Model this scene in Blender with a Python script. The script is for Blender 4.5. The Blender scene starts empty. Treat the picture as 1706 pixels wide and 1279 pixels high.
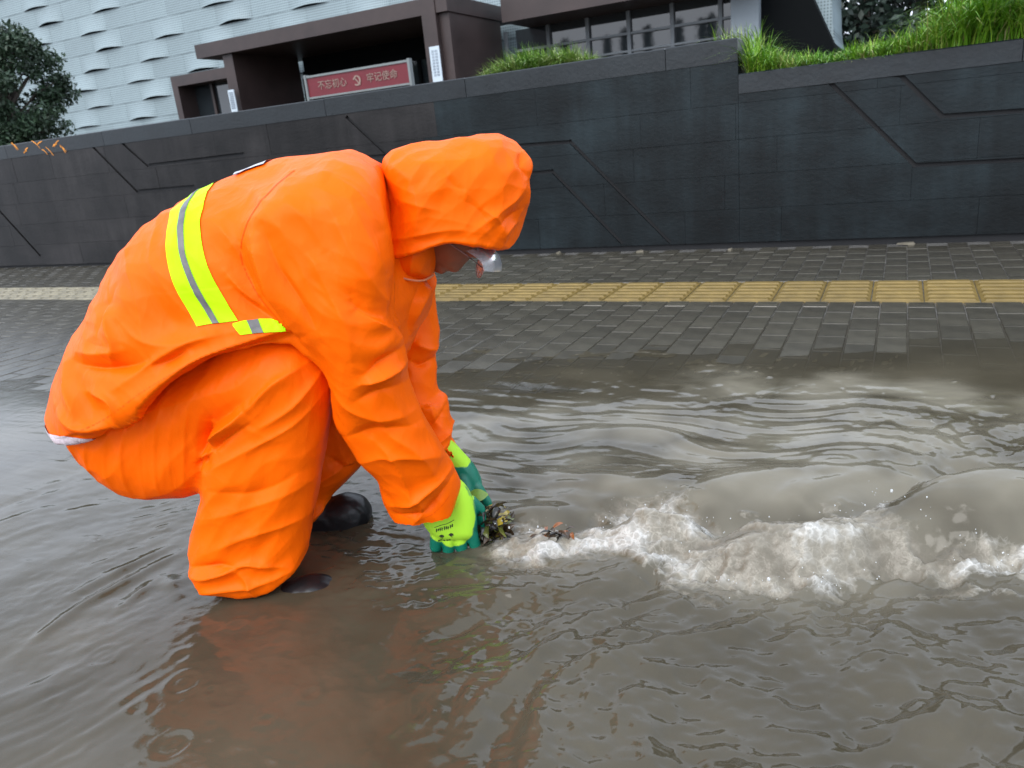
import bpy, bmesh, math, random
import numpy as np
from mathutils import Vector, Matrix
from mathutils.bvhtree import BVHTree
random.seed(7); np.random.seed(7)
SC = bpy.context.scene
COL = SC.collection

# ------------------------------------------------------------------ camera, sky, sun, exposure
CAM_H = 0.82
cam_d = bpy.data.cameras.new('camera'); cam = bpy.data.objects.new('camera', cam_d); COL.objects.link(cam)
CAM_R = Matrix(((0.89634, -0.04804, 0.44076), (0.43252, 0.31339, -0.84541), (-0.09752, 0.94841, 0.30168)))
cam.matrix_world = Matrix.Translation((0, 0, CAM_H)) @ CAM_R.to_4x4()
cam_d.sensor_width = 36.0; cam_d.lens = 27.0; cam_d.clip_start = 0.05; cam_d.clip_end = 3000
SC.camera = cam
cam_d.dof.use_dof = True; cam_d.dof.focus_distance = 1.5; cam_d.dof.aperture_fstop = 9.0
SUN_EL, SUN_AZ = math.radians(44), math.radians(190)      # azimuth measured from +Y towards +X
world = bpy.data.worlds.new('World'); SC.world = world; world.use_nodes = True
wn = world.node_tree; wn.nodes.clear()
w_out = wn.nodes.new('ShaderNodeOutputWorld'); w_bg = wn.nodes.new('ShaderNodeBackground')
w_sky = wn.nodes.new('ShaderNodeTexSky'); w_sky.sky_type = 'NISHITA'; w_sky.sun_disc = False
w_sky.sun_elevation = SUN_EL; w_sky.sun_rotation = SUN_AZ
w_sky.air_density = 1.6; w_sky.dust_density = 4.0; w_sky.ozone_density = 1.0
w_hs = wn.nodes.new('ShaderNodeHueSaturation'); w_hs.inputs['Saturation'].default_value = 0.30
w_mx = wn.nodes.new('ShaderNodeMixRGB'); w_mx.inputs[0].default_value = 0.80          # an even deck of rain cloud over the clear sky
w_mx.inputs[2].default_value = (6.6, 7.35, 8.7, 1)
wn.links.new(w_sky.outputs[0], w_hs.inputs['Color']); wn.links.new(w_hs.outputs[0], w_mx.inputs[1]); wn.links.new(w_mx.outputs[0], w_bg.inputs['Color'])
w_bg.inputs['Strength'].default_value = 0.15
wn.links.new(w_bg.outputs[0], w_out.inputs['Surface'])
sun_d = bpy.data.lights.new('sun', 'SUN'); sun_d.energy = 1.0; sun_d.angle = math.radians(40); sun_d.color = (1.0, 0.97, 0.93)
sun = bpy.data.objects.new('sun', sun_d); COL.objects.link(sun)
sd = Vector((math.sin(SUN_AZ) * math.cos(SUN_EL), math.cos(SUN_AZ) * math.cos(SUN_EL), math.sin(SUN_EL)))
sun.rotation_euler = sd.to_track_quat('Z', 'Y').to_euler()
SC.render.engine = 'CYCLES'
SC.cycles.use_denoising = True
SC.cycles.max_bounces = 8; SC.cycles.transparent_max_bounces = 16
SC.view_settings.view_transform = 'Standard'; SC.view_settings.look = 'None'
SC.view_settings.exposure = 0.85; SC.view_settings.gamma = 1.0; SC.view_settings.use_curve_mapping = False

# ------------------------------------------------------------------ helpers: materials
def mat(name, col, rough=0.6, var=0.0, vscale=8.0, bump=0.0, bscale=40.0, metal=0.0, spec=0.5, col2=None, stretch=None, coat=0.0, trans=0.0, ior=1.45):
    m = bpy.data.materials.new(name); m.use_nodes = True
    nt = m.node_tree; b = nt.nodes['Principled BSDF']
    b.inputs['Base Color'].default_value = (*col, 1); b.inputs['Roughness'].default_value = rough
    b.inputs['Metallic'].default_value = metal; b.inputs['Specular IOR Level'].default_value = spec
    b.inputs['Coat Weight'].default_value = coat; b.inputs['Coat Roughness'].default_value = 0.08
    b.inputs['Transmission Weight'].default_value = trans; b.inputs['IOR'].default_value = ior
    tc = nt.nodes.new('ShaderNodeTexCoord'); src = tc.outputs['Object']
    if stretch:
        mp = nt.nodes.new('ShaderNodeMapping'); mp.inputs['Scale'].default_value = stretch
        nt.links.new(src, mp.inputs[0]); src = mp.outputs[0]
    if var or col2:
        n = nt.nodes.new('ShaderNodeTexNoise'); n.inputs['Scale'].default_value = vscale; n.inputs['Detail'].default_value = 6
        n.inputs['Roughness'].default_value = 0.62
        nt.links.new(src, n.inputs['Vector'])
        r = nt.nodes.new('ShaderNodeValToRGB'); nt.links.new(n.outputs['Fac'], r.inputs[0])
        c2 = col2 or tuple(c * (1 + var) for c in col)
        c1 = col if col2 else tuple(c * (1 - var) for c in col)
        r.color_ramp.elements[0].position = 0.32; r.color_ramp.elements[1].position = 0.68
        r.color_ramp.elements[0].color = (*c1, 1); r.color_ramp.elements[1].color = (*c2, 1)
        nt.links.new(r.outputs[0], b.inputs['Base Color'])
        mr = nt.nodes.new('ShaderNodeMapRange'); mr.inputs['To Min'].default_value = rough * 0.75; mr.inputs['To Max'].default_value = min(1, rough * 1.25)
        nt.links.new(n.outputs['Fac'], mr.inputs[0]); nt.links.new(mr.outputs[0], b.inputs['Roughness'])
    if bump:
        n2 = nt.nodes.new('ShaderNodeTexNoise'); n2.inputs['Scale'].default_value = bscale; n2.inputs['Detail'].default_value = 5
        nt.links.new(src, n2.inputs['Vector'])
        bp = nt.nodes.new('ShaderNodeBump'); bp.inputs['Strength'].default_value = bump; bp.inputs['Distance'].default_value = 0.01
        nt.links.new(n2.outputs['Fac'], bp.inputs['Height']); nt.links.new(bp.outputs[0], b.inputs['Normal'])
    return m

def random_tint(m, amount=0.25):
    """small per-object brightness difference (each paver or slab is its own piece)"""
    nt = m.node_tree; b = nt.nodes['Principled BSDF']
    oi = nt.nodes.new('ShaderNodeObjectInfo'); mr = nt.nodes.new('ShaderNodeMapRange')
    mr.inputs['To Min'].default_value = 1 - amount; mr.inputs['To Max'].default_value = 1 + amount
    nt.links.new(oi.outputs['Random'], mr.inputs[0])
    hs = nt.nodes.new('ShaderNodeHueSaturation'); nt.links.new(mr.outputs[0], hs.inputs['Value'])
    l = b.inputs['Base Color'].links
    if l: nt.links.new(l[0].from_socket, hs.inputs['Color'])
    else: hs.inputs['Color'].default_value = b.inputs['Base Color'].default_value
    nt.links.new(hs.outputs[0], b.inputs['Base Color'])
    return m

# ------------------------------------------------------------------ helpers: objects
def mesh_obj(name, verts, faces, m=None, parent=None, smooth=False, loc=None):
    me = bpy.data.meshes.new(name)
    if isinstance(verts, np.ndarray) and isinstance(faces, np.ndarray):
        nv, nf, k = len(verts), len(faces), faces.shape[1]
        me.vertices.add(nv); me.vertices.foreach_set('co', np.ascontiguousarray(verts, dtype=np.float32).ravel())
        me.loops.add(nf * k); me.loops.foreach_set('vertex_index', np.ascontiguousarray(faces, dtype=np.int32).ravel())
        me.polygons.add(nf); me.polygons.foreach_set('loop_start', np.arange(0, nf * k, k, dtype=np.int32))
        me.update(calc_edges=True)
    else:
        me.from_pydata([tuple(v) for v in verts], [], [tuple(f) for f in faces]); me.update()
    if smooth: me.polygons.foreach_set('use_smooth', np.ones(len(me.polygons), dtype=bool))
    if m: me.materials.append(m)
    o = bpy.data.objects.new(name, me); COL.objects.link(o)
    if parent: o.parent = parent
    if loc: o.location = loc
    return o

def empty(name, loc=(0, 0, 0), rz=0.0, parent=None):
    o = bpy.data.objects.new(name, None); COL.objects.link(o); o.location = loc; o.rotation_euler = (0, 0, rz)
    o.empty_display_size = 0.1
    if parent: o.parent = parent
    return o

def tag(o, label=None, cat=None, group=None, kind=None):
    if label: o['label'] = label
    if cat: o['category'] = cat
    if group: o['group'] = group
    if kind: o['kind'] = kind
    return o

class MB:
    """collects boxes / prisms into one mesh"""
    def __init__(s): s.v = []; s.f = []
    def add(s, v, f):
        n = len(s.v); s.v += [tuple(p) for p in v]; s.f += [tuple(i + n for i in q) for q in f]; return s
    def box(s, x0, x1, y0, y1, z0, z1):
        v = [(x, y, z) for z in (z0, z1) for y in (y0, y1) for x in (x0, x1)]
        return s.add(v, [(0, 2, 3, 1), (4, 5, 7, 6), (0, 1, 5, 4), (2, 6, 7, 3), (0, 4, 6, 2), (1, 3, 7, 5)])
    def chamfer_box(s, x0, x1, y0, y1, z0, z1, c):
        v = [(x0, y0, z0), (x1, y0, z0), (x1, y1, z0), (x0, y1, z0), (x0, y0, z1 - c), (x1, y0, z1 - c), (x1, y1, z1 - c), (x0, y1, z1 - c),
             (x0 + c, y0 + c, z1), (x1 - c, y0 + c, z1), (x1 - c, y1 - c, z1), (x0 + c, y1 - c, z1)]
        f = [(0, 3, 2, 1), (8, 9, 10, 11)]
        for i in range(4):
            j = (i + 1) % 4; f += [(i, j, j + 4, i + 4), (i + 4, j + 4, j + 8, i + 8)]
        return s.add(v, f)
    def prism_y(s, poly, y0, y1):
        """poly: (x,z) counter-clockwise seen from -Y; front at y0"""
        n = len(poly); v = [(x, y0, z) for x, z in poly] + [(x, y1, z) for x, z in poly]
        f = [tuple(range(n)), tuple(range(2 * n - 1, n - 1, -1))]
        for i in range(n):
            j = (i + 1) % n; f.append((i, i + n, j + n, j))
        return s.add(v, f)
    def build(s, name, m, parent=None, smooth=False, loc=None): return mesh_obj(name, s.v, s.f, m, parent, smooth, loc)

# ------------------------------------------------------------------ helpers: noise (numpy)
def _hash(ix, iy, iz, seed):
    h = (ix.astype(np.int64) * 374761393 + iy.astype(np.int64) * 668265263 + iz.astype(np.int64) * 2147483647 + seed * 974634777) & 0xffffffff
    h = ((h ^ (h >> 13)) * 1274126177) & 0xffffffff
    h = ((h ^ (h >> 16)) * 2246822519) & 0xffffffff
    return ((h ^ (h >> 15)) & 0xffffff) / float(0xffffff)
def vnoise(x, y, z=None, seed=0):
    x = np.asarray(x, dtype=np.float64); y = np.asarray(y, dtype=np.float64)
    z = np.zeros_like(x) if z is None else np.asarray(z, dtype=np.float64)
    ix, iy, iz = np.floor(x), np.floor(y), np.floor(z); fx, fy, fz = x - ix, y - iy, z - iz
    fx = fx * fx * fx * (fx * (fx * 6 - 15) + 10); fy = fy * fy * fy * (fy * (fy * 6 - 15) + 10); fz = fz * fz * (3 - 2 * fz)
    def c(a, b, d): return _hash(ix + a, iy + b, iz + d, seed)
    def pl(d):
        a = c(0, 0, d) * (1 - fx) + c(1, 0, d) * fx; b = c(0, 1, d) * (1 - fx) + c(1, 1, d) * fx
        return a * (1 - fy) + b * fy
    if not np.any(fz): return pl(0) * 2 - 1
    return (pl(0) * (1 - fz) + pl(1) * fz) * 2 - 1
def fbm(x, y, z=None, seed=0, oct=3, gain=0.5):
    r = 0; a = 1.0; s = 1.0
    for i in range(oct):
        r = r + a * vnoise(x * s, y * s, None if z is None else z * s, seed + i * 17); a *= gain; s *= 2.03
    return r
def worley(x, y, z, seed=0):
    """distance to the nearest jittered cell point: flat facets meeting in crisp ridges"""
    ix, iy, iz = np.floor(x), np.floor(y), np.floor(z); best = np.full(x.shape, 9.0)
    for a in (-1, 0, 1):
        for b in (-1, 0, 1):
            for c in (-1, 0, 1):
                jx, jy, jz = ix + a, iy + b, iz + c
                d = (jx + _hash(jx, jy, jz, seed) - x) ** 2 + (jy + _hash(jx, jy, jz, seed + 5) - y) ** 2 + (jz + _hash(jx, jy, jz, seed + 11) - z) ** 2
                best = np.minimum(best, d)
    return np.sqrt(best)
def sstep(a, b, x):
    t = np.clip((x - a) / (b - a), 0, 1); return t * t * (3 - 2 * t)
def seg_dist(px, py, poly):
    """distance, signed side and arc position (0..1) of the nearest point of a polyline"""
    best = np.full(px.shape, 1e9); side = np.zeros(px.shape); pos = np.zeros(px.shape)
    L = [math.hypot(b[0] - a[0], b[1] - a[1]) for a, b in zip(poly[:-1], poly[1:])]; tot = sum(L); acc = 0
    for (a, b), l in zip(zip(poly[:-1], poly[1:]), L):
        dx, dy = (b[0] - a[0]) / l, (b[1] - a[1]) / l
        rx, ry = px - a[0], py - a[1]; t = np.clip(rx * dx + ry * dy, 0, l)
        ex, ey = rx - t * dx, ry - t * dy; d = np.hypot(ex, ey); k = d < best
        best = np.where(k, d, best); side = np.where(k, np.sign(dx * ry - dy * rx), side); pos = np.where(k, (acc + t) / tot, pos); acc += l
    return best, side, pos
def catmull(pts, n=8, closed=True):
    P = [np.array(p, float) for p in pts]; out = []; m = len(P)
    for i in range(m if closed else m - 1):
        p0, p1, p2, p3 = (P[(i + k) % m] if closed else P[min(max(i + k, 0), m - 1)] for k in (-1, 0, 1, 2))
        for j in range(n):
            t = j / n
            out.append(0.5 * ((2 * p1) + (-p0 + p2) * t + (2 * p0 - 5 * p1 + 4 * p2 - p3) * t * t + (-p0 + 3 * p1 - 3 * p2 + p3) * t ** 3))
    if not closed: out.append(P[-1])
    return [tuple(p) for p in out]
def poly_sd(px, py, poly):
    """signed distance to a closed polygon, negative inside"""
    d = np.full(px.shape, 1e9); ins = np.zeros(px.shape, dtype=bool)
    for a, b in zip(poly, poly[1:] + poly[:1]):
        ex, ey = b[0] - a[0], b[1] - a[1]; wx, wy = px - a[0], py - a[1]
        t = np.clip((wx * ex + wy * ey) / (ex * ex + ey * ey + 1e-12), 0, 1)
        d = np.minimum(d, (wx - t * ex) ** 2 + (wy - t * ey) ** 2)
        c = (a[1] > py) != (b[1] > py)
        with np.errstate(divide='ignore', invalid='ignore'):
            xi = ex * (py - a[1]) / (ey if abs(ey) > 1e-12 else 1e-12) + a[0]
        ins ^= c & (px < xi)
    d = np.sqrt(d); return np.where(ins, -d, d)

# ------------------------------------------------------------------ the ground and the road
def pave_z(x, y): return 0.008 * (y - 2.78 - 0.286 * (x + 0.5))
M_asphalt = mat('asphalt', (0.05, 0.048, 0.045), 0.8, 0.2, 20, 0.3, 120)
M_soil = mat('soil', (0.06, 0.045, 0.03), 0.9, 0.3, 6, 0.4, 30)
g = MB().box(-600, 600, -600, 600, -0.6, -0.5).build('ground', M_asphalt); tag(g, kind='structure')
g = MB().box(-60, 60, -30, 3.6, -0.42, -0.16).build('road', M_asphalt); tag(g, kind='structure')
g = MB().box(-60, 60, 5.3, 90, 0.2, 0.98).build('terrace', M_soil); tag(g, kind='structure')

# pavement: one bed, concrete pavers and yellow tactile tiles laid on it
M_bed = mat('wet_joint_sand', (0.13, 0.125, 0.115), 0.22, 0.25, 12, 0.1, 60)
XS = [-14.0, 3.0]
def kerb_y(x): return 2.78 + 0.286 * (x + 0.5) - 0.42
yb = [lambda x: kerb_y(x), lambda x: 5.12]
pv = [(x, y(x), pave_z(x, y(x)) - 0.006) for y in yb for x in XS] + [(x, y(x), -0.16) for y in yb for x in XS]
pavement = mesh_obj('pavement', pv, [(0, 1, 3, 2), (4, 6, 7, 5), (0, 4, 5, 1), (2, 3, 7, 6), (0, 2, 6, 4), (1, 5, 7, 3)], M_bed)
tag(pavement, kind='structure')
M_paver = random_tint(mat('grey_paver', (0.056, 0.051, 0.038), 0.20, 0.28, 9, 0.07, 90, spec=0.55, coat=0.1), 0.16)
M_yel = random_tint(mat('yellow_tactile', (0.170, 0.115, 0.030), 0.40, 0.22, 9, 0.1, 150, coat=0.05), 0.10)
PW, PL = 0.1025, 0.19
TILT = Matrix.Rotation(0.008, 4, 'X') @ Matrix.Rotation(0.008 * 0.286, 4, 'Y')
pm = MB().chamfer_box(-PW / 2 + .0022, PW / 2 - .0022, -PL / 2 + .0028, PL / 2 - .0028, -0.05, 0, 0.003)
Y_T0, Y_T1 = 3.585, 4.02
CR = np.array(CAM_R)
def to_px(p):
    c = CR.T @ (np.array(p) - np.array((0, 0, CAM_H))); return 853 + 1280 * c[0] / -c[2], 639.5 - 1280 * c[1] / -c[2], -c[2]
cells = []
for i in range(-125, 26):
    for band, (y0, y1) in enumerate(((1.6, Y_T0), (Y_T1, 5.06))):
        off = PL / 2 if i % 2 else 0
        y = y1 - off if band == 0 else y0 + off
        ys = []
        if band == 0:
            if off: ys.append((y1 - PL / 4, 0.5))
            yy = y1 - off - PL / 2
            while yy > y0: ys.append((yy, 1)); yy -= PL
        else:
            if off: ys.append((y0 + PL / 4, 0.5))
            yy = y0 + off + PL / 2
            while yy < y1 - 0.02: ys.append((yy, min(1, (y1 - yy + PL / 2) / PL))); yy += PL
        for yy, s in ys:
            x = i * PW; z = pave_z(x, yy)
            if z < -0.0030: continue
            u, v, d = to_px((x, yy, z))
            seen = -30 < u < 1736 and 380 < v < 700 and not (150 < u < 700 and v > 440) and z > -0.004
            cells.append((0 if seen else 1, d, x, yy, z, s))
cells.sort()
rest = MB(); paver_me = None
for k, (hid, d, x, y, z, s) in enumerate(cells):
    rz = random.uniform(-.006, .006); dz = random.uniform(-.0012, .0012)
    T = Matrix.Translation((x, y, z + dz)) @ TILT @ Matrix.Rotation(rz, 4, 'Z') @ Matrix.Rotation(random.uniform(-.006, .006), 4, 'X') @ Matrix.Diagonal((1, s, 1, 1))
    if k < 300 and not hid:
        if paver_me is None:
            o = pm.build('paver', M_paver, pavement); paver_me = o.data
        else:
            o = bpy.data.objects.new('paver', paver_me); COL.objects.link(o); o.parent = pavement
        o.matrix_local = T
    else:
        rest.add([T @ Vector(v) for v in pm.v], pm.f)
o = rest.build('distant_pavers', M_paver, pavement); o['kind'] = 'stuff'
TW = 0.205
M_yel_worn = random_tint(mat('worn_tactile', (0.20, 0.175, 0.115), 0.4, 0.3, 9, 0.1, 150), 0.12)
tm = MB().chamfer_box(-TW / 2 + .002, TW / 2 - .002, -0.2145, 0.2145, -0.04, 0, 0.003)
for j in range(6):
    yc = -0.178 + j * 0.0712
    tm.chamfer_box(-TW / 2 + .014, TW / 2 - .014, yc - .021, yc + .021, -0.001, 0.0065, 0.006)
tile_me = {}
for i in range(-64, 9):
    x = i * TW + 0.012; y = (Y_T0 + Y_T1) / 2; tk = x < -4.4 + random.uniform(-.4, .4)
    if tk not in tile_me: o = tm.build('tactile_tile', M_yel_worn if tk else M_yel, pavement); tile_me[tk] = o.data
    else: o = bpy.data.objects.new('tactile_tile', tile_me[tk]); COL.objects.link(o); o.parent = pavement
    o.matrix_local = Matrix.Translation((x, y, pave_z(x, y) + random.uniform(-.0008, .0008))) @ TILT @ Matrix.Rotation(random.uniform(-.004, .004), 4, 'Z')

# ------------------------------------------------------------------ the dark stone retaining wall
WY = 5.07
M_slate = random_tint(mat('wet_dark_slate', (0.0062, 0.0100, 0.0118), 0.42, 0.55, 2.0, 0.16, 30, spec=0.26, stretch=(1, 1, 1.6)), 0.14)
def streaks(m):
    nt = m.node_tree; b = nt.nodes['Principled BSDF']; tc = nt.nodes.new('ShaderNodeTexCoord'); mp = nt.nodes.new('ShaderNodeMapping')
    ge = nt.nodes.new('ShaderNodeNewGeometry'); mp.inputs['Scale'].default_value = (5, 5, .55); nt.links.new(ge.outputs['Position'], mp.inputs[0])
    n = nt.nodes.new('ShaderNodeTexNoise'); n.inputs['Scale'].default_value = 1.6; n.inputs['Detail'].default_value = 7; n.inputs['Roughness'].default_value = .65; nt.links.new(mp.outputs[0], n.inputs[0])
    n_ = nt.nodes.new('ShaderNodeTexNoise'); n_.inputs['Scale'].default_value = .9; n_.inputs['Detail'].default_value = 6; nt.links.new(ge.outputs['Position'], n_.inputs[0])
    mu = nt.nodes.new('ShaderNodeMath'); mu.operation = 'MULTIPLY'; nt.links.new(n.outputs['Fac'], mu.inputs[0]); nt.links.new(n_.outputs['Fac'], mu.inputs[1])
    mr = nt.nodes.new('ShaderNodeMapRange'); mr.inputs['From Min'].default_value = .14; mr.inputs['From Max'].default_value = .42; mr.inputs['To Min'].default_value = .55; mr.inputs['To Max'].default_value = 1.8
    nt.links.new(mu.outputs[0], mr.inputs[0]); hs = nt.nodes.new('ShaderNodeHueSaturation'); nt.links.new(mr.outputs[0], hs.inputs['Value'])
    nt.links.new(b.inputs['Base Color'].links[0].from_socket, hs.inputs['Color']); nt.links.new(hs.outputs[0], b.inputs['Base Color'])
    return m
streaks(M_slate)
M_slate_b = streaks(random_tint(mat('brown_wet_slate', (0.0115, 0.0105, 0.0105), 0.42, 0.5, 2.0, 0.16, 30, spec=0.28, stretch=(1, 1, 1.6)), 0.18))
M_core = mat('wall_core', (0.007, 0.0075, 0.009), 0.7, 0.2, 10)
M_cope = random_tint(mat('slate_coping', (0.009, 0.013, 0.016), 0.40, 0.3, 4, 0.15, 40), 0.15)
STEP_X = -0.905; Z_L, Z_R = 1.264, 1.062
wall = tag(empty('retaining_wall', (-3.0, WY, 0)), 'long dark slate retaining wall with grooved chevron lines behind the pavement', 'wall')
WO = Vector((-3.0, WY, 0))
def wl(v): return [(x + 3.0, y - WY, z) for x, y, z in v]
cm = MB().box(-22, STEP_X - .03, WY + .020, WY + .30, -0.1, Z_L - .012).box(STEP_X - .03, 9, WY + .020, WY + .301, -0.1, Z_R - .012)
mesh_obj('wall_core', wl(cm.v), cm.f, M_core, wall)
GROOVES = [[(-0.481,0.958),(-0.394,0.957),(0.07,0.459),(1.281,0.435)], [(-0.096,0.96),(-0.03,0.952),(0.189,0.712),(1.249,0.684)],
           [(-3.76,0.804),(-2.013,0.768),(-1.36,0.076)], [(-3.577,0.566),(-2.162,0.586),(-1.693,0.079)],
           [(-6.811,1.164),(-6.333,0.707),(-5.602,0.704)], [(-6.397,1.155),(-6.12,0.922),(-4.947,0.927)],
           [(-3.826,1.106),(-3.483,0.782)], [(-8.612,0.773),(-8.022,0.156)]]
GW = 0.0125
quads = []
for G in GROOVES:
    for a, b in zip(G[:-1], G[1:]):
        a, b = np.array(a), np.array(b); d = (b - a) / np.linalg.norm(b - a); n = np.array((-d[1], d[0])); e = d * GW * .9
        quads.append([tuple(a - e - n * GW), tuple(b + e - n * GW), tuple(b + e + n * GW), tuple(a - e + n * GW)])
def split(poly, a, b):
    """part of a convex polygon left of a->b, part right of it"""
    L, R = [], []
    s = [(b[0] - a[0]) * (p[1] - a[1]) - (b[1] - a[1]) * (p[0] - a[0]) for p in poly]
    for i, p in enumerate(poly):
        q = poly[(i + 1) % len(poly)]; si, sj = s[i], s[(i + 1) % len(poly)]
        if si >= 0: L.append(p)
        if si <= 0: R.append(p)
        if si * sj < 0:
            t = si / (si - sj); c = (p[0] + t * (q[0] - p[0]), p[1] + t * (q[1] - p[1])); L.append(c); R.append(c)
    return L, R
def area(p): return 0.5 * abs(sum(a[0] * b[1] - a[1] * b[0] for a, b in zip(p, p[1:] + p[:1])))
def cut_quad(poly, q):
    out = []; cur = poly
    for a, b in zip(q, q[1:] + q[:1]):
        if len(cur) < 3: break
        L, R = split(cur, a, b)
        if len(R) >= 3 and area(R) > 1e-6: out.append(R)
        cur = L
    return out
def put_slab(name, x0, x1, z0, z1, m, y0, depth=0.018):
    pcs = [[(x0, z0), (x1, z0), (x1, z1), (x0, z1)]]
    for q in quads:
        qa = np.array(q)
        if qa[:, 0].max() < x0 or qa[:, 0].min() > x1 or qa[:, 1].max() < z0 or qa[:, 1].min() > z1: continue
        n = []
        for p in pcs: n += cut_quad(p, q)
        pcs = n
    b = MB()
    for p in pcs:
        if area(p) > 2e-5: b.prism_y(p, y0, WY + depth)
    if b.v: mesh_obj(name, wl(b.v), b.f, m, wall)
rows = [0.055, 0.265, 0.475, 0.685, 0.895, 1.135]
for r in range(5):
    x = -14.5 + random.uniform(0, .6)
    while x < 2.6:
        w = random.choice([0.6, 0.8, 0.9, 1.05])
        z0, z1 = rows[r] + .0008, rows[r + 1] - .0008
        xs = [(x, x + w)]
        if x < STEP_X < x + w: xs = [(x, STEP_X), (STEP_X + .0005, x + w)]
        for xa, xb in xs:
            zt = z1 if xb <= STEP_X + .001 else min(z1, Z_R - .115)
            if zt - z0 > .006 and xb - xa > .004: put_slab('slab', xa + .0007, xb - .0007, z0, zt, M_slate_b if xa < -3.6 + random.uniform(-.5, .5) else M_slate, WY + random.uniform(-.0010, .0014))
        x += w
x = -14.6
while x < 2.6:
    w = random.uniform(1.1, 1.5); xb = x + w
    if x < STEP_X - .3 < xb: xb = STEP_X
    elif x < STEP_X: xb = min(xb, STEP_X)
    z1 = Z_L if xb <= STEP_X + .001 else Z_R
    b = MB().chamfer_box(x + .002, xb - .002, WY - .004, WY + .31, z1 - (.129 if z1 == Z_L else .113), z1 + random.uniform(-.002, .002), 0.006)
    mesh_obj('coping_slab', wl(b.v), b.f, M_cope, wall); x = xb
# debris line along the foot of the wall
M_deb = mat('pale_debris', (0.13, 0.115, 0.085), 0.7, 0.3, 30)
M_weed = mat('weed_green', (0.07, 0.13, 0.03), 0.6, 0.3, 30)
ORD = ['leftmost', 'second from the left', 'third from the left', 'fourth from the left', 'fifth from the left', 'sixth from the left', 'seventh from the left', 'rightmost']
for k, (px_, s) in enumerate([(-2.15, .04), (-1.55, .06), (-0.95, .03), (0.05, .10)]):
    y = WY - .035 - .02 * (k % 3); z = pave_z(px_, y)
    n = 7; ang = sorted(random.uniform(0, 6.28) for _ in range(n))
    top = [(s * .5 * math.cos(a) * random.uniform(.7, 1), .022 * math.sin(a), random.uniform(.006, .014)) for a in ang]
    bot = [(s * .55 * math.cos(a), .026 * math.sin(a), 0) for a in ang]
    f = [tuple(range(n))] + [(n + i, n + (i + 1) % n, (i + 1) % n, i) for i in range(n)]
    o = mesh_obj('mortar_crumb', top + bot, f, M_deb, loc=(px_, y, z))
    tag(o, 'pale crumb of mortar at the foot of the slate wall, ' + (ORD[k] if k < 3 else 'rightmost'), 'rubble', 'mortar crumbs along the wall foot')

# thin orange marks at the far left end of the wall top
M_orange_mark = mat('orange_wall_mark', (0.75, 0.28, 0.03), 0.5, 0.25, 60)
marks = empty('orange_mark', ([(-7.553,1.211)][0][0], WY - .004, [(-7.553,1.211)][0][1]))
tag(marks, 'orange marks on the top edge of the dark wall', 'graffiti')
mx0, mz0 = [(-7.553,1.211)][0]
for a in [(-7.886,1.256),(-7.749,1.199),(-7.563,1.251),(-7.446,1.179),(-7.299,1.223),(-7.245,1.179)]:
    for s in range(2):
        x, z = a[0] - mx0 + random.uniform(-.05, .05), a[1] - mz0 - .02 + random.uniform(-.01, .01)
        L, t, th = random.uniform(.07, .13), random.uniform(.004, .009), math.radians(random.choice([-38, -30, -45, 30]))
        pts = []
        for i in range(7):
            q = i / 6; pts.append((x + (q - .5) * L * math.cos(th), z + (q - .5) * L * math.sin(th) + .012 * math.sin(q * 3.1 + s), t * math.sin(math.pi * (.12 + .8 * q))))
        v = [(p[0], 0, p[1] + p[2]) for p in pts] + [(p[0], 0, p[1] - p[2]) for p in pts] + [(p[0], -.003, p[1] + p[2]) for p in pts] + [(p[0], -.003, p[1] - p[2]) for p in pts]
        f = [(14 + i, 21 + i, 22 + i, 15 + i) for i in range(6)] + [(i, 14 + i, 15 + i, i + 1) for i in range(6)] + [(7 + i, 8 + i, 22 + i, 21 + i) for i in range(6)]
        mesh_obj('orange_stroke', v, f, M_orange_mark, marks)

# ------------------------------------------------------------------ the building behind the wall
M_white = mat('white_perforated_panel', (0.255, 0.325, 0.345), 0.5, 0.10, 0.6)
def add_perforation(m, scale):
    nt = m.node_tree; b = nt.nodes['Principled BSDF']; tc = nt.nodes.new('ShaderNodeTexCoord')
    sx = nt.nodes.new('ShaderNodeSeparateXYZ'); nt.links.new(tc.outputs['Object'], sx.inputs[0])
    def wave(sock):
        mu = nt.nodes.new('ShaderNodeMath'); mu.operation = 'MULTIPLY'; mu.inputs[1].default_value = scale; nt.links.new(sock, mu.inputs[0])
        si = nt.nodes.new('ShaderNodeMath'); si.operation = 'SINE'; nt.links.new(mu.outputs[0], si.inputs[0]); return si.outputs[0]
    a, c = wave(sx.outputs['X']), wave(sx.outputs['Z'])
    ad = nt.nodes.new('ShaderNodeMath'); ad.operation = 'ADD'; nt.links.new(a, ad.inputs[0]); nt.links.new(c, ad.inputs[1])
    mr = nt.nodes.new('ShaderNodeMapRange'); mr.inputs['From Min'].default_value = 0.35; mr.inputs['From Max'].default_value = 1.15
    mr.inputs['To Min'].default_value = 0; mr.inputs['To Max'].default_value = 1; nt.links.new(ad.outputs[0], mr.inputs[0])
    mx = nt.nodes.new('ShaderNodeMixRGB'); nt.links.new(mr.outputs[0], mx.inputs[0]); mx.inputs[2].default_value = (0.10, 0.13, 0.14, 1)
    nt.links.new(b.inputs['Base Color'].links[0].from_socket, mx.inputs[1]); nt.links.new(mx.outputs[0], b.inputs['Base Color'])
add_perforation(M_white, 88)
random_tint(M_white, 0.06)
M_brown = mat('brown_metal_cladding', (0.040, 0.027, 0.025), 0.45, 0.25, 1.2, 0.05, 10)
M_dark = mat('dark_recess', (0.0045, 0.0055, 0.006), 0.8, spec=0.08)
M_grey = mat('grey_frame', (0.17, 0.19, 0.205), 0.5, 0.1, 3)
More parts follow.
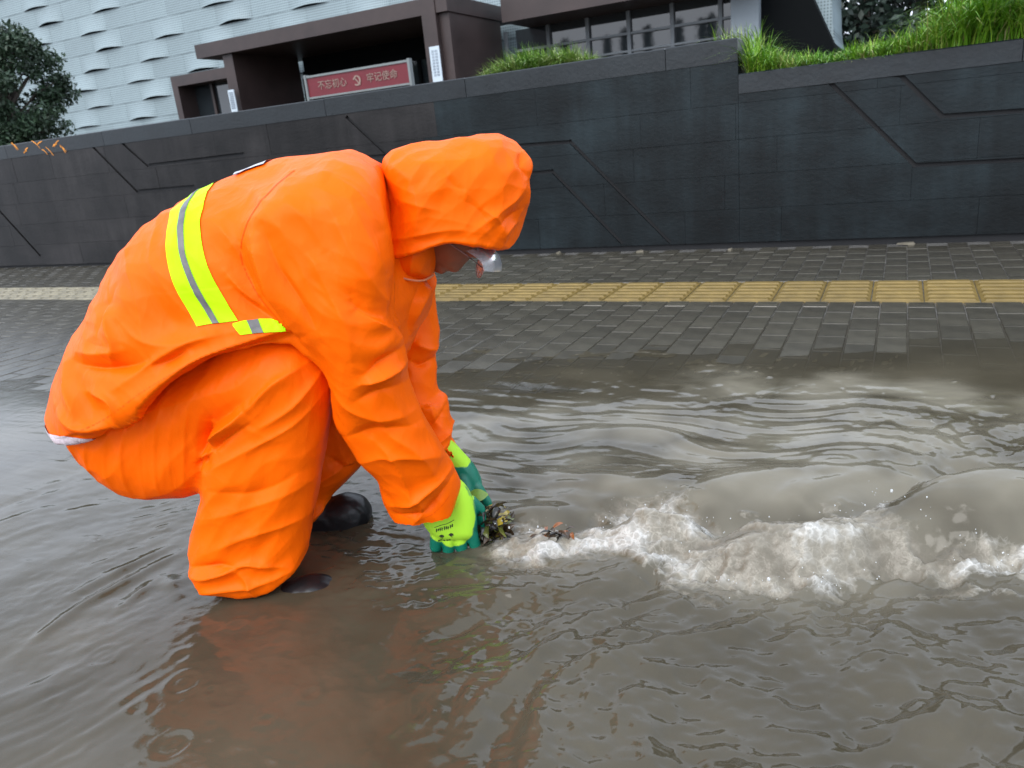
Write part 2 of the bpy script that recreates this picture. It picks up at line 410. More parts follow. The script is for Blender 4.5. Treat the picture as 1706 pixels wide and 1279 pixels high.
M_pale = mat('pale_render', (0.24, 0.28, 0.31), 0.6, 0.08, 2)
M_glass = mat('window_glass', (0.02, 0.026, 0.03), 0.03, ior=1.7)
M_paper = mat('white_notice', (0.50, 0.58, 0.64), 0.6, 0.04, 5)
M_ink = mat('grey_ink', (0.14, 0.17, 0.22), 0.7)
YF = 21.0
bld = tag(empty('white_building', (-10, YF, 0.98)), 'white building clad in perforated panels with lens shaped openings and a brown entrance portal', 'building')
BO = Vector((-10, YF, 0.98))
def bl(v): return [(x + 10, y - YF, z - 0.98) for x, y, z in v]
def bpart(mb, name, m, parent=None, smooth=False): return mesh_obj(name, bl(mb.v), mb.f, m, parent or bld, smooth)
# facade extent
FX0, FX1 = -58.0, [(-7.225,4.034)][0][0]
back = MB().box(FX0, FX1 + .3, YF + .35, YF + 8, 0.98, 9.2)
bpart(back, 'rear_wall', mat('rear_wall_grey', (0.035, 0.045, 0.05), .8, spec=.1))
# panels: staggered rows, every second panel bulges out at its lower edge and leaves a lens shaped opening
PWID, PHGT = 1.55, 0.62
def panel_mesh(bulge):
    nx, nz = 12, 4; v = []; f = []
    for j in range(nz + 1):
        for i in range(nx + 1):
            q = i / nx; t = 1 - j / nz
            y = -bulge * math.sin(math.pi * q) * t ** 1.5
            v.append((q * PWID, y, j / nz * PHGT + (0.075 * bulge / .2) * math.sin(math.pi * q) * t * (1 if bulge > .1 else 0)))
    for j in range(nz):
        for i in range(nx): a = j * (nx + 1) + i; f.append((a, a + 1, a + nx + 2, a + nx + 1))
    n = len(v); v += [(p[0], p[1] + .02, p[2]) for p in v]
    f += [tuple(reversed([k + n for k in q])) for q in f]
    f += [(i + 1, i, i + n, i + 1 + n) for i in range(nx)]
    return v, f
kinds = [panel_mesh(0.16), panel_mesh(0.12), panel_mesh(0.012)]
pme = [None] * 3; npan = 0
extra = MB()
r = 0; z = 1.0
while z < 8.7:
    shift = (r * 0.62) % PWID; i = 0; x = FX0 - shift
    while x + PWID < FX1:
        kd = (0 if (i * 3 + r) % 4 else 1) if (i + r) % 2 == 0 else 2
        if random.random() < .06: kd = 2
        u0, v0, d0 = to_px((x + PWID / 2, YF, z + PHGT / 2))
        seen = -60 < u0 < 1020 and -40 < v0 < 240
        if seen and npan < 300:
            if pme[kd] is None:
                o = mesh_obj('panel', *kinds[kd], M_white, bld, smooth=False); pme[kd] = o.data
            else:
                o = bpy.data.objects.new('panel', pme[kd]); COL.objects.link(o); o.parent = bld
            o.location = (x + 10, 0, z - 0.98); npan += 1
        else:
            extra.add([(x + p[0], YF + p[1], z + p[2]) for p in kinds[kd][0]], kinds[kd][1])
        x += PWID; i += 1
    z += PHGT; r += 1
if extra.v: o = bpart(extra, 'distant_panels', M_white); o['kind'] = 'stuff'
# brown box window left of the portal
(ax, az), (bx, bz) = [(-21.642,3.862),(-19.26,2.354)]
b = MB().box(ax, ax + .25, 19.6, YF - .4, .98, az).box(bx + .6, bx + .85, 19.6, YF - .4, .98, az).box(ax + .25, bx + .6, 19.6, YF - .4, az - .32, az - .002)
boxw = bpart(b, 'window_surround', M_brown)
b = MB().box(ax + .25, bx + .6, 20.3, 20.33, .98, az - .32); bpart(b, 'window_pane', M_glass, boxw)
b = MB().box(ax + 1.05, ax + 1.15, 20.2, 20.3, .98, az - .32).box(ax + 1.15, bx + .6, 20.2, 20.3, 2.1, 2.2); bpart(b, 'window_frame', M_brown, boxw)
# entrance portal
YC = 17.0
(lx, lz), (rx, rz_) = [(-17.603,4.137),(-9.544,4.126)]
lzb = [(-17.62,3.786)][0][1]
TOPZ = lz; SOF = lzb
portal = MB().box(lx, rx, YC, YF - .4, SOF, TOPZ)
pr = bpart(portal, 'portal_roof', M_brown)
c1 = [(-16.769,2.878),(-16.422,2.839),(-10.234,2.809),(-9.857,2.761)]
b = MB().box(c1[0][0], c1[1][0], YC + .12, YF - 1.2, .98, SOF - .003); bpart(b, 'portal_side_wall', M_brown)
b = MB().box(c1[2][0], rx - .04, YC + .12, YF - 1.2, .98, SOF - .003); bpart(b, 'portal_side_wall', M_brown)
b = MB().box(c1[2][0], c1[3][0], YC - .03, YC + .115, .98, TOPZ + .3); bpart(b, 'portal_pillar', M_brown)
# entrance glazing set back in the portal
YG = 20.0
gx0, gx1 = c1[1][0], c1[2][0]
b = MB().box(gx0, gx1, YG, YG + .04, .98, 3.2); bpart(b, 'entrance_glass', M_glass)
fr = MB()
for k in range(7): xx = gx0 + (gx1 - gx0) * k / 6; fr.box(xx - .05, xx + .05, YG - .08, YG - .002, .98, 3.2)
fr.box(gx0, gx1, YG - .081, YG - .001, 3.2, 3.4).box(gx0, gx1, YG - .079, YG - .003, 2.5, 2.58)
bpart(fr, 'entrance_frame', M_dark)
b = MB().box(gx0, gx1, YG + .001, YG + .1, 3.4, SOF - .002); bpart(b, 'entrance_bulkhead', M_dark)
# notices on the two pillars
for (x0, z1), (x1, z0) in ([(-16.649,2.864),(-16.433,2.282)], [(-10.113,3.079),(-9.847,2.307)]):
    b = MB().box(x0, x1, YC - .06, YC - .033, z0 - .2, z1)
    nb = bpart(b, 'notice_board', M_paper)
    ink = MB(); h = z1 - z0
    for c in (.32, .68):
        for k in range(9):
            zc = z1 - .12 * h - k * .085 * h
            for s in range(3): ink.box(x0 + (x1 - x0) * c - .035 + random.uniform(-.01, .01), x0 + (x1 - x0) * c + .035, YC - .064, YC - .061, zc - s * .022 * h, zc - s * .022 * h + .008)
    bpart(ink, 'notice_writing', M_ink, nb)
# window ribbon right of the portal
YW = 20.2
(wx0, wz0), (wx1, wz1) = [(-10.302,3.55),(-3.671,3.576)]
WT = 0.5 * (wz0 + wz1)
b = MB().box(rx + .6, wx1 + .9, 18.6, YF + .34, WT, WT + .55); bpart(b, 'roof_band', M_brown)
b = MB().box(rx + .2, wx1, YW, YW + .05, .98, WT - .002); bpart(b, 'ribbon_glass', M_glass)
mul = [q[0] for q in [(-9.621,2.855),(-8.394,2.843),(-7.309,2.843),(-6.228,2.837),(-5.138,2.889),(-3.991,2.923)]]
for xx in mul:
    b = MB().box(xx - .045, xx + .045, YW - .10, YW - .004, .98, WT - .004); bpart(b, 'mullion', M_grey)
for zz, hgt in ((WT - .55, .06), (WT - .95, .05), (WT - 1.6, .05)):
    b = MB().box(rx + .2, wx1, YW - .09, YW - .006, zz, zz + hgt); bpart(b, 'transom', M_grey)
b = MB().box(wx1, wx1 + .62, YW - .5, YF + .3, .98, WT - .004); bpart(b, 'end_pier', M_pale)
# dark undercroft with its raking edge at the right hand end of the building
q = [(-3.185,1.633),(-1.082,1.382),(-1.448,2.053),(-1.972,3.209),(-2.129,3.62),(-3.18,3.796)]
b = MB().prism_y([q[0], q[1], q[2], q[3], q[4], q[5]], 20.0, 24.0); bpart(b, 'undercroft', M_dark)
q = [(-2.071,3.354),(-1.508,2.14),(-1.587,2.642),(-1.639,3.66),(-2.17,3.749)]
b = MB().prism_y([q[0], q[1], q[2], q[3], q[4]], 20.9, 24.0); bpart(b, 'raking_panel', M_white)

# red banner sign in front of the entrance
M_red = mat('red_banner', (0.135, 0.012, 0.020), 0.5, 0.12, 3)
M_alu = mat('aluminium_frame', (0.17, 0.19, 0.19), 0.4, 0.1, 4)
M_gold = mat('pale_gold_letters', (0.25, 0.17, 0.14), 0.5)
YS = 13.0
s = [(-10.654,2.372),(-8.24,2.363),(-10.706,2.008),(-8.271,2.015)]
sx0, sx1 = s[0][0], s[1][0]; sz1 = (s[0][1] + s[1][1]) / 2; sz0 = (s[2][1] + s[3][1]) / 2
sign = tag(empty('banner_sign', ((sx0 + sx1) / 2, YS, 0.98)), 'red banner board with pale Chinese lettering in a metal frame before the entrance', 'sign')
scx = (sx0 + sx1) / 2
def sp(mb, name, m): return mesh_obj(name, [(x - scx, y - YS, z - .98) for x, y, z in mb.v], mb.f, m, sign)
sp(MB().box(sx0, sx1, YS, YS + .05, sz0, sz1), 'board', M_red)
for x in (sx0 - .04, sx1 - .01): sp(MB().box(x, x + .05, YS - .03, YS + .07, .98, sz1 + .06), 'post', M_alu)
sp(MB().box(sx0 + .012, sx1 - .012, YS - .02, YS + .06, sz1, sz1 + .04), 'rail', M_alu)
sp(MB().box(sx0 + .012, sx1 - .012, YS - .02, YS + .06, sz0 - .035, sz0 - .001), 'rail', M_alu)
def text_mesh(body, size, m, name, parent, loc, rot=(math.pi / 2, 0, 0), depth=0.004):
    c = bpy.data.curves.new(name, 'FONT'); c.body = body; c.size = size; c.extrude = depth; c.align_x = 'CENTER'; c.align_y = 'CENTER'
    t = bpy.data.objects.new(name + '_curve', c); COL.objects.link(t)
    dg = bpy.context.evaluated_depsgraph_get(); me = bpy.data.meshes.new_from_object(t.evaluated_get(dg)); bpy.data.objects.remove(t)
    me.materials.clear(); me.materials.append(m)
    o = bpy.data.objects.new(name, me); COL.objects.link(o); o.parent = parent; o.location = loc; o.rotation_euler = rot
    return o
hgt = (sz1 - sz0)
for txt, fx in (('不忘初心', 0.255), ('牢记使命', 0.745)):
    text_mesh(txt, hgt * .50, M_gold, 'lettering', sign, (sx0 + (sx1 - sx0) * fx - scx, -.008, (sz0 + sz1) / 2 - .98))
# emblem between the words: a curved blade crossed by a hammer
em = MB(); ex, ez, R = 0.0, (sz0 + sz1) / 2 - .98, hgt * .27
arc = [math.radians(a) for a in range(-130, 101, 15)]
for a, c in zip(arc[:-1], arc[1:]):
    ta, tc_ = [.10 + .10 * math.sin((t - arc[0]) / (arc[-1] - arc[0]) * math.pi) for t in (a, c)]
    em.prism_y([(ex + R * (.85 - ta) * math.cos(a), ez + R * (.85 - ta) * math.sin(a)), (ex + R * (.85 + ta) * math.cos(a), ez + R * (.85 + ta) * math.sin(a)),
                (ex + R * (.85 + tc_) * math.cos(c), ez + R * (.85 + tc_) * math.sin(c)), (ex + R * (.85 - tc_) * math.cos(c), ez + R * (.85 - tc_) * math.sin(c))], -.012, -.004)
def bar(a, b, t):
    d = np.array(b) - np.array(a); d = d / np.linalg.norm(d); n = np.array((-d[1], d[0])) * t
    em.prism_y([tuple(np.array(a) - n), tuple(np.array(b) - n), tuple(np.array(b) + n), tuple(np.array(a) + n)], -.014, -.005)
bar((ex + R * .8, ez - R * .9), (ex - R * .35, ez + R * .45), R * .11); bar((ex - R * .75, ez + R * .25), (ex - R * .05, ez + R * .85), R * .17)
em.build('emblem', M_gold, sign)

# ------------------------------------------------------------------ vegetation
M_leaf = mat('dark_leaf', (0.028, 0.055, 0.028), 0.5, 0.4, 1.5)
M_leaf2 = mat('deep_leaf', (0.020, 0.036, 0.026), 0.55, 0.4, 1.2)
M_bark = mat('bark', (0.06, 0.05, 0.04), 0.9, 0.3, 10, 0.5, 30)
def tube(mb, pts, rads, n=8):
    base = len(mb.v)
    for k, (p, r_) in enumerate(zip(pts, rads)):
        p = Vector(p); d = (Vector(pts[min(k + 1, len(pts) - 1)]) - Vector(pts[max(k - 1, 0)])).normalized()
        a = d.orthogonal().normalized(); c = d.cross(a)
        for i in range(n): t = 2 * math.pi * i / n; mb.v.append(tuple(p + (a * math.cos(t) + c * math.sin(t)) * r_))
    for k in range(len(pts) - 1):
        for i in range(n):
            j = (i + 1) % n; mb.f.append((base + k * n + i, base + k * n + j, base + (k + 1) * n + j, base + (k + 1) * n + i))
def leaves(centers, sizes, count, leaf, rng, squash=1.0):
    """leaf blades (folded quads) scattered in clumps"""
    C = np.array(centers); S = np.array(sizes); idx = rng.integers(0, len(C), count)
    d = rng.normal(size=(count, 3)); d /= np.linalg.norm(d, axis=1)[:, None]; d *= (rng.random(count) ** .45)[:, None]
    P = C[idx] + d * S[idx][:, None] * np.array([1, 1, squash])
    a = rng.normal(size=(count, 3)); a[:, 2] -= .4; a /= np.linalg.norm(a, axis=1)[:, None]
    b = np.cross(a, rng.normal(size=(count, 3))); b /= np.linalg.norm(b, axis=1)[:, None]
    nrm = np.cross(a, b); L = leaf * rng.uniform(.6, 1.3, count)[:, None]
    V = np.stack([P, P + a * L * .5 + b * L * .28 + nrm * L * .08, P + a * L, P + a * L * .5 - b * L * .28 + nrm * L * .08], 1).reshape(-1, 3)
    F_ = np.arange(count * 4).reshape(-1, 4)
    return V, F_
def tree(name, base, height, clumps, csize, nleaf, leaf, m, label, seed, trunk_r=.14, group=None):
    rng = np.random.default_rng(seed); t = tag(empty(name, base), label, 'tree', group)
    mb = MB(); top = (0.1, 0, height * .75)
    tube(mb, [(0, 0, -.1), (.05, 0, height * .3), (0, .05, height * .55), top], [trunk_r, trunk_r * .8, trunk_r * .6, trunk_r * .3])
    for c in clumps[::3]:
        z0 = min(height * .6, max(height * .25, c[2] * .6)); tube(mb, [(0, 0, z0), (c[0] * .5, c[1] * .5, (z0 + c[2]) * .5 + .1), tuple(c)], [trunk_r * .4, trunk_r * .25, trunk_r * .08], 6)
    mb.build('trunk', M_bark, t, True)
    V, F_ = leaves(clumps, csize, nleaf, leaf, rng, .75)
    mesh_obj('crown', V, F_, m, t)
    return t
def crown_clumps(rng, n, rx_, ry_, z0, z1, edge=.85):
    out = []
    for _ in range(n):
        a = rng.uniform(0, 6.283); zz = rng.uniform(0, 1); rr = math.sqrt(rng.uniform(.05, 1)) * edge * math.sin(math.pi * (.12 + .8 * zz)) ** .6
        out.append((rx_ * rr * math.cos(a), ry_ * rr * math.sin(a), z0 + (z1 - z0) * zz))
    return out
rng = np.random.default_rng(3)
tx, tz = [(-17.578,3.042)][0]
cl = crown_clumps(rng, 130, 1.55, 1.5, .4, 3.25)
tree('broadleaf_tree', (tx - .3, 11.5, .98), 3.2, cl, rng.uniform(.22, .42, len(cl)), 34000, .095, M_leaf, 'dark green broadleaf tree at the left end above the wall', 5)
for k, (px_, yy, h) in enumerate([(1440, 26, 6.5), (1530, 30, 7.5), (1640, 27, 7.0), (1760, 29, 8)]):
    xx = [(-1.172,2.71),(0.257,2.51),(1.909,2.279),(3.603,2.043)][k][0]
    cl = crown_clumps(rng, 60, 2.1, 1.8, .6, h)
    tree('park_tree', (xx, yy, .98), h, cl, rng.uniform(.5, .9, len(cl)), 9000, .24, M_leaf2,
         ['dark park tree just right of the building end', 'tall dark park tree between two other trees behind the grass', 'dark park tree hidden behind the tall grass at the right', 'dark park tree at the right edge behind the grass'][k], 20 + k, .2, 'dark trees behind the grass bed')
# row of conical trees across the street (seen mirrored in the window ribbon)
for k, (xx, zz) in enumerate([(-24.472,8.42),(-21.311,8.402),(-19.511,8.564),(-17.998,8.633),(-15.35,8.564),(-13.803,8.531),(-12.933,8.597)]):
    h = max(3.0, zz + .2); cl = []
    for j in range(46):
        q = j / 46; rr = (1 - q) * random.uniform(.5, 1) * .75; a = j * 2.4; cl.append((rr * math.cos(a), rr * math.sin(a), .5 + q * (h - .7)))
    tree('conical_tree', (xx, -21.6 - k % 2, -.5), h, cl, rng.uniform(.25, .5, len(cl)), 3000, .22, M_leaf2,
         'dark conical tree mirrored in the window ribbon, ' + (ORD[k] if k < 6 else 'rightmost'), 40 + k, .12, 'conical trees mirrored in the windows')

def grass(name, n, xr, yr, zfun, hfun, m, seed, label, lean=(0, -.25), width=.004):
    rng = np.random.default_rng(seed); x = rng.uniform(*xr, n); y = rng.uniform(*yr, n)
    keep = rng.random(n) < np.clip(hfun(x, y) / .08, 0, 1); x, y = x[keep], y[keep]; n = len(x)
    h = hfun(x, y) * rng.uniform(.55, 1.25, n); az = rng.uniform(0, 6.283, n); ln = rng.uniform(.2, 1.15, n)
    dx = np.cos(az) * ln + lean[0]; dy = np.sin(az) * ln + lean[1]; nseg = 5
    wv = width * rng.uniform(.7, 1.5, n); sx_, sy_ = -np.sin(az), np.cos(az); V = []
    for k in range(nseg + 1):
        t = k / nseg; bend = t ** 2
        cx = x + dx * h * bend; cy = y + dy * h * bend; cz = zfun(x, y) + h * (t - .62 * ln * bend * t)
        ww = wv * (1 - t ** 2.2 * .96)
        V.append(np.stack([cx + sx_ * ww, cy + sy_ * ww, cz], 1)); V.append(np.stack([cx - sx_ * ww, cy - sy_ * ww, cz], 1))
    V = np.stack(V, 1); base = np.arange(n)[:, None, None] * (2 * nseg + 2)
    q = np.array([[2 * k, 2 * k + 1, 2 * k + 3, 2 * k + 2] for k in range(nseg)])[None]
    o = mesh_obj(name, V.reshape(-1, 3), (base + q).reshape(-1, 4), m, smooth=True); tag(o, label, 'grass', kind='stuff')
    rv = np.clip(rng.beta(2, 2.2, n) + (rng.random(n) < .04) * .5 + .25 * fbm(x * 5, y * 5, seed=4, oct=2), 0, 1)
    a = o.data.attributes.new('blade', 'FLOAT', 'POINT'); a.data.foreach_set('value', np.repeat(rv, 2 * nseg + 2).astype(np.float32)); return o
def grass_mat(name, cols):
    m = mat(name, cols[0], .45); nt = m.node_tree; at = nt.nodes.new('ShaderNodeAttribute'); at.attribute_name = 'blade'
    r = nt.nodes.new('ShaderNodeValToRGB'); nt.links.new(at.outputs['Fac'], r.inputs[0]); e = r.color_ramp.elements
    e[0].color = (*cols[0], 1); e[1].color = (*cols[-1], 1); e[1].position = 1
    for k, c in enumerate(cols[1:-1]): q = e.new((k + 1) / (len(cols) - 1)); q.color = (*c, 1)
    nt.links.new(r.outputs[0], nt.nodes['Principled BSDF'].inputs['Base Color']); return m
M_grass = grass_mat('bright_grass', [(.035, .12, .008), (.09, .25, .012), (.15, .34, .02), (.24, .42, .03), (.34, .33, .12)])
M_grass2 = grass_mat('grass_tuft', [(.06, .15, .02), (.13, .27, .03), (.22, .36, .05), (.34, .38, .14)])
gp = [(-0.872,1.246),(-0.695,1.155),(-0.422,1.102),(-0.197,1.154),(0.02,1.15),(0.192,1.255),(0.359,1.319),(0.537,1.349),(0.732,1.345)]
gxs = [p[0] for p in gp]; gzs = [max(.03, p[1] - 1.03) for p in gp]
grass('tall_grass', 26000, (STEP_X + .04, 1.6), (5.13, 5.9), lambda x, y: np.full_like(x, 1.0), lambda x, y: np.interp(x, gxs, gzs) * (.9 + .35 * fbm(x * 6, y * 6, seed=3, oct=2)) * 1.35 + .03, M_grass, 11, 'bright green long grass spilling along the lower stretch of wall', width=.0030)
ga = [(-2.909,1.301),(-2.725,1.379),(-2.486,1.387),(-2.127,1.34),(-1.98,1.264),(-1.83,1.271)]
gx2 = [p[0] for p in ga]; gz2 = [max(0.0, p[1] - 1.25) for p in ga]
grass('wall_top_grass', 4200, (gx2[0], gx2[-1]), (5.40, 5.55), lambda x, y: np.full_like(x, 1.2), lambda x, y: np.interp(x, gx2, [.05, .19, .26, .24, .17, .05]), M_grass2, 12, 'small tufts of grass showing above the wall beside the portal', width=.0028)
gt = [(-1.117,1.284),(-0.881,1.285)]
grass('step_grass', 160, (gt[0][0], gt[1][0] + .05), (5.40, 5.55), lambda x, y: np.full_like(x, 1.2), lambda x, y: np.full_like(x, .2), M_grass2, 13, 'few thin grass blades above the step in the wall', width=.003)
g = MB().box(-12, STEP_X - .05, 5.385, 6.2, .9, 1.2).build('planting_bed', M_soil); tag(g, kind='structure')

# ------------------------------------------------------------------ the flood water
def axis_pts(segs):
    out = []
    for a, b, d in segs: out += list(np.arange(a, b, d))
    return np.array(out + [segs[-1][1]])
wxs = axis_pts([(-12, -4, .35), (-4, -2.2, .06), (-2.2, -1.7, .015), (-1.7, .55, .0055), (.55, 1.0, .02), (1.0, 3, .1)])
wys = axis_pts([(-6, 0, .3), (0, .4, .04), (.4, .62, .007), (.62, 1.75, .0048), (1.75, 2.6, .0085), (2.6, 3.3, .02)])
WX, WYY = np.meshgrid(wxs, wys)
def ang_noise(ang, lal, lac, seed, oct=2):
    c, s = math.cos(ang), math.sin(ang)
    warp = .12 * vnoise(WX * 3.1, WYY * 3.1, seed=seed + 91)
    al = WX * c + WYY * s; ac = -WX * s + WYY * c + warp
    return fbm(al / lal, ac / lac, seed=seed, oct=oct)
def zone(pts, r):
    """soft mask round ground points"""
    d = np.full(WX.shape, 1e9)
    for x, y in pts: d = np.minimum(d, np.hypot(WX - x, WYY - y))
    return 1 - sstep(r * .4, r, d)
Z_mid = zone([(-1.2167,1.9307),(-1.0919,2.0644),(-0.9409,2.2081),(-0.7126,2.1336),(-0.5352,2.1659),(-0.3571,2.1473),(-0.1171,2.145),(-0.8726,1.8068),(-0.7072,1.8428)], .5)
Z_left = zone([(-2.0399,1.0856),(-1.6533,0.8901),(-1.378,0.6542),(-1.6948,1.0788),(-2.3685,1.3801),(-1.2381,0.5426),(-1.46,0.9737)], .28)
Z_low = zone([(-0.4954,0.9495),(-0.3313,1.0874),(-0.144,1.1481),(0.0347,1.206),(0.1705,1.3371),(-0.1165,0.9381),(0.1095,1.0178),(-0.3375,0.799)], .30)
Z_leg = zone([(-0.8939,1.0935),(-0.7268,1.1214),(-1.0489,1.2007),(-0.8851,1.1942),(-0.6369,1.127)], .16)
H = .0012 * ang_noise(.2, .5, .12, 1) + .0007 * fbm(WX * 24, WYY * 30, seed=14, oct=3, gain=.6)
H += Z_mid * (.0105 * ang_noise(.02, .55, .095, 2, 3) + .004 * ang_noise(-.12, .25, .04, 7))
H += Z_left * (.0017 * ang_noise(1.15, .5, .085, 3) + .0010 * ang_noise(1.25, .3, .03, 33))
# a few sharp wavelets streaming off the legs
for pl, A in (([(-1.4296,0.6192),(-1.4634,0.827),(-1.4253,1.0795)], .006), ([(-1.5467,0.7141),(-1.508,0.9336),(-1.4771,1.1088)], .0045), ([(-1.2468,0.5688),(-1.3142,0.6934),(-1.307,0.8325)], .003),
              ([(-1.3198,0.7476),(-1.3778,0.8537),(-1.3881,0.9694)], .004), ([(-1.2681,0.8879),(-1.3667,0.9509),(-1.3938,1.0331)], .006)):
    d, sd_, t = seg_dist(WX, WYY, catmull(pl, 6, False))
    w = .018 + .006 * vnoise(WX * 25, WYY * 25, seed=44)
    H += A * np.exp(-(d / w) ** 2) * np.sin(np.pi * np.clip(t, .02, .98)) * (.7 + .6 * vnoise(WX * 18, WYY * 18, seed=9)) + A * .5 * np.cos(d / .011) * np.exp(-(d / .035) ** 2) * np.sin(np.pi * t) * vnoise(WX * 9, WYY * 9, seed=19)
H += Z_low * (.021 * ang_noise(.75, .30, .15, 4, 2) + .0085 * ang_noise(.9, .15, .055, 5, 3) + .0026 * fbm(WX * 30 + WYY * 9, WYY * 44 - WX * 16, seed=6, oct=3, gain=.6))
H += Z_leg * (.004 * ang_noise(.1, .16, .035, 8, 3) + .002 * fbm(WX * 55, WYY * 55, seed=61, oct=2))
# the standing wave: a smooth sheet dips into a trough and breaks up again as foam
trough = catmull([(-0.7417,1.3429),(-0.6074,1.4026),(-0.4589,1.4546),(-0.3294,1.4572),(-0.1928,1.5218),(-0.0572,1.586),(0.0324,1.6952),(0.1162,1.809),(0.2062,1.9311)], 6, False)
d, sd_, t = seg_dist(WX, WYY, trough)
up = sd_ > 0
tp = np.sin(np.pi * np.clip(t, 0, 1)) ** .6 * sstep(0, .12, t)
H += tp * np.where(up, -.045 * np.exp(-(d / .075) ** 2) + .032 * np.exp(-((d - .19) / .11) ** 2), -.045 * np.exp(-(d / .05) ** 2))
fold = ang_noise(1.1, .22, .075, 12, 2)
H += tp * np.where(up, np.exp(-((d - .13) / .09) ** 2), 0) * .010 * fold
# foam mounds and the smooth brown boil at the right
FOAM = np.zeros(WX.shape)
def mound(c, rx_, ry_, ang, A, p=2.0):
    cx, cy = c; ca, sa = math.cos(ang), math.sin(ang)
    a = ((WX - cx) * ca + (WYY - cy) * sa) / rx_; b = (-(WX - cx) * sa + (WYY - cy) * ca) / ry_
    return A * np.exp(-np.hypot(a, b) ** p)
M1 = mound([(-0.4114,1.4024)][0], .100, .062, .45, .062, 2.8)
M2 = mound([(-0.1392,1.4105)][0], .155, .078, .45, .060, 2.8)
M2b = mound([(-0.2185,1.3757)][0], .07, .06, .3, .018, 2.6)
M3 = mound([(0.2072,1.6058)][0], .23, .110, .42, .125, 2.8)
M4 = mound([(-0.65,1.3008)][0], .11, .04, .45, .018, 2.4)
M5 = mound([(0.0636,1.4357)][0], .11, .045, .42, .026, 2.4)
H += M1 + M2 + M2b + M3 + M4 + M5
H += mound([(-0.7126,1.409)][0], .09, .04, .45, .028, 2.6)
foam_poly = catmull([(-0.7813,1.3319),(-0.6968,1.3414),(-0.6123,1.3788),(-0.5599,1.427),(-0.5526,1.4879),(-0.509,1.53),(-0.4291,1.5448),(-0.3394,1.5041),(-0.2842,1.4485),(-0.2582,1.5094),(-0.197,1.5538),(-0.0815,1.6017),(-0.0007,1.6012),(0.0543,1.5186),(0.1347,1.4945),(0.2888,1.5236),(0.2748,1.4224),(0.2044,1.4208),(0.1287,1.3818),(0.0533,1.3876),(-0.0238,1.3313),(-0.1196,1.2758),(-0.2325,1.2614),(-0.3472,1.2738),(-0.4399,1.304),(-0.556,1.27),(-0.6396,1.2166),(-0.7276,1.2273)], 4)
fs = poly_sd(WX, WYY, foam_poly)
rag = .030 * fbm(WX * 17, WYY * 17, seed=21, oct=4, gain=.6)
FOAM = sstep(.040, -.03, fs + rag)
FOAM *= 1 - .88 * sstep(.22, .55, M3 / .125 + .15 * fbm(WX * 12, WYY * 12, seed=22, oct=3))
# streaky old foam and bubbles drifting off
st = fbm(WX * 9 + 3 * WYY, WYY * 22 - 4 * WX, seed=23, oct=4, gain=.6)
FOAM = np.maximum(FOAM, .75 * sstep(.55, 1.0, st) * sstep(.13, .02, fs))
FOAM = np.maximum(FOAM, mound([(-0.5789,2.6198)][0], .055, .04, .2, 1.0, 4) * sstep(-.2, .5, fbm(WX * 30, WYY * 30, seed=29, oct=3)))
H += mound([(-0.5699,2.5778)][0], .05, .045, .2, .022, 2.5)
fleck = fbm(WX * 34, WYY * 40, seed=37, oct=3, gain=.6)
FOAM = np.maximum(FOAM, .75 * sstep(.92, 1.25, fleck) * np.maximum(zone([(-0.0535,2.4704),(0.1066,2.3847),(0.2409,2.2148),(-0.3196,2.4917),(-0.9303,2.4726),(-1.3387,2.5731)], .35), .7 * zone([(-0.4716,1.1777),(-0.2538,1.2046),(-0.0582,1.2469),(-0.6555,1.1654)], .15)))
# thin foam lip along the shore line right of the figure
shore = [(-1.7587,2.7215),(-1.4807,2.6943),(-1.1458,2.6615),(-0.9307,2.7518),(-0.7568,2.7212)]
d, sd_, t = seg_dist(WX, WYY, shore)
lip = np.exp(-(d / .018) ** 2) * sstep(.0, .6, fbm(WX * 14, WYY * 14, seed=31, oct=3) + .45)
FOAM = np.maximum(FOAM, .7 * lip); H += .006 * np.exp(-(d / .03) ** 2)
# churned relief inside the foam
bil = np.abs(fbm(WX * 26, WYY * 26, H * 26, seed=24, oct=3, gain=.55)); bil2 = np.abs(fbm(WX * 75, WYY * 75, seed=25, oct=2))
bil0 = fbm(WX * 11, WYY * 15, seed=27, oct=2)
strk = ang_noise(.55, .12, .016, 28, 3)
ridg = np.clip(1 - np.abs(fbm(WX * 15 + WYY * 4, WYY * 21 - WX * 6, seed=24, oct=3, gain=.5)) * 1.25, 0, 1) ** 2
ridg2 = np.clip(1 - np.abs(fbm(WX * 46, WYY * 58 - WX * 12, seed=26, oct=3, gain=.55)) * 1.3, 0, 1) ** 2
edgeb = np.exp(-((fs + .018) / .022) ** 2)
CREST = np.clip(.16 + .26 * ridg + .22 * ridg2 + .26 * bil0 + .20 * strk + .36 * edgeb, 0, 1)
H += FOAM * (.014 * bil0 + .012 * (ridg - .4) + (.0025 + .006 * edgeb) * (ridg2 - .4))
# small chop round the boil, right
Zs = zone([(0.1074,1.9082),(0.1889,2.0378),(0.2862,2.1383),(0.0302,2.1737),(0.2128,1.865)], .2)
H += Zs * (.006 * fbm(WX * 22, WYY * 22, seed=52, oct=3) + .010 * ang_noise(.9, .2, .08, 53))
Zr = zone([(-0.1377,2.4575),(0.1093,2.4955),(0.3259,2.5287),(0.286,2.2687)], .4)
H += Zr * .0016 * ang_noise(.1, .2, .05, 57, 3)
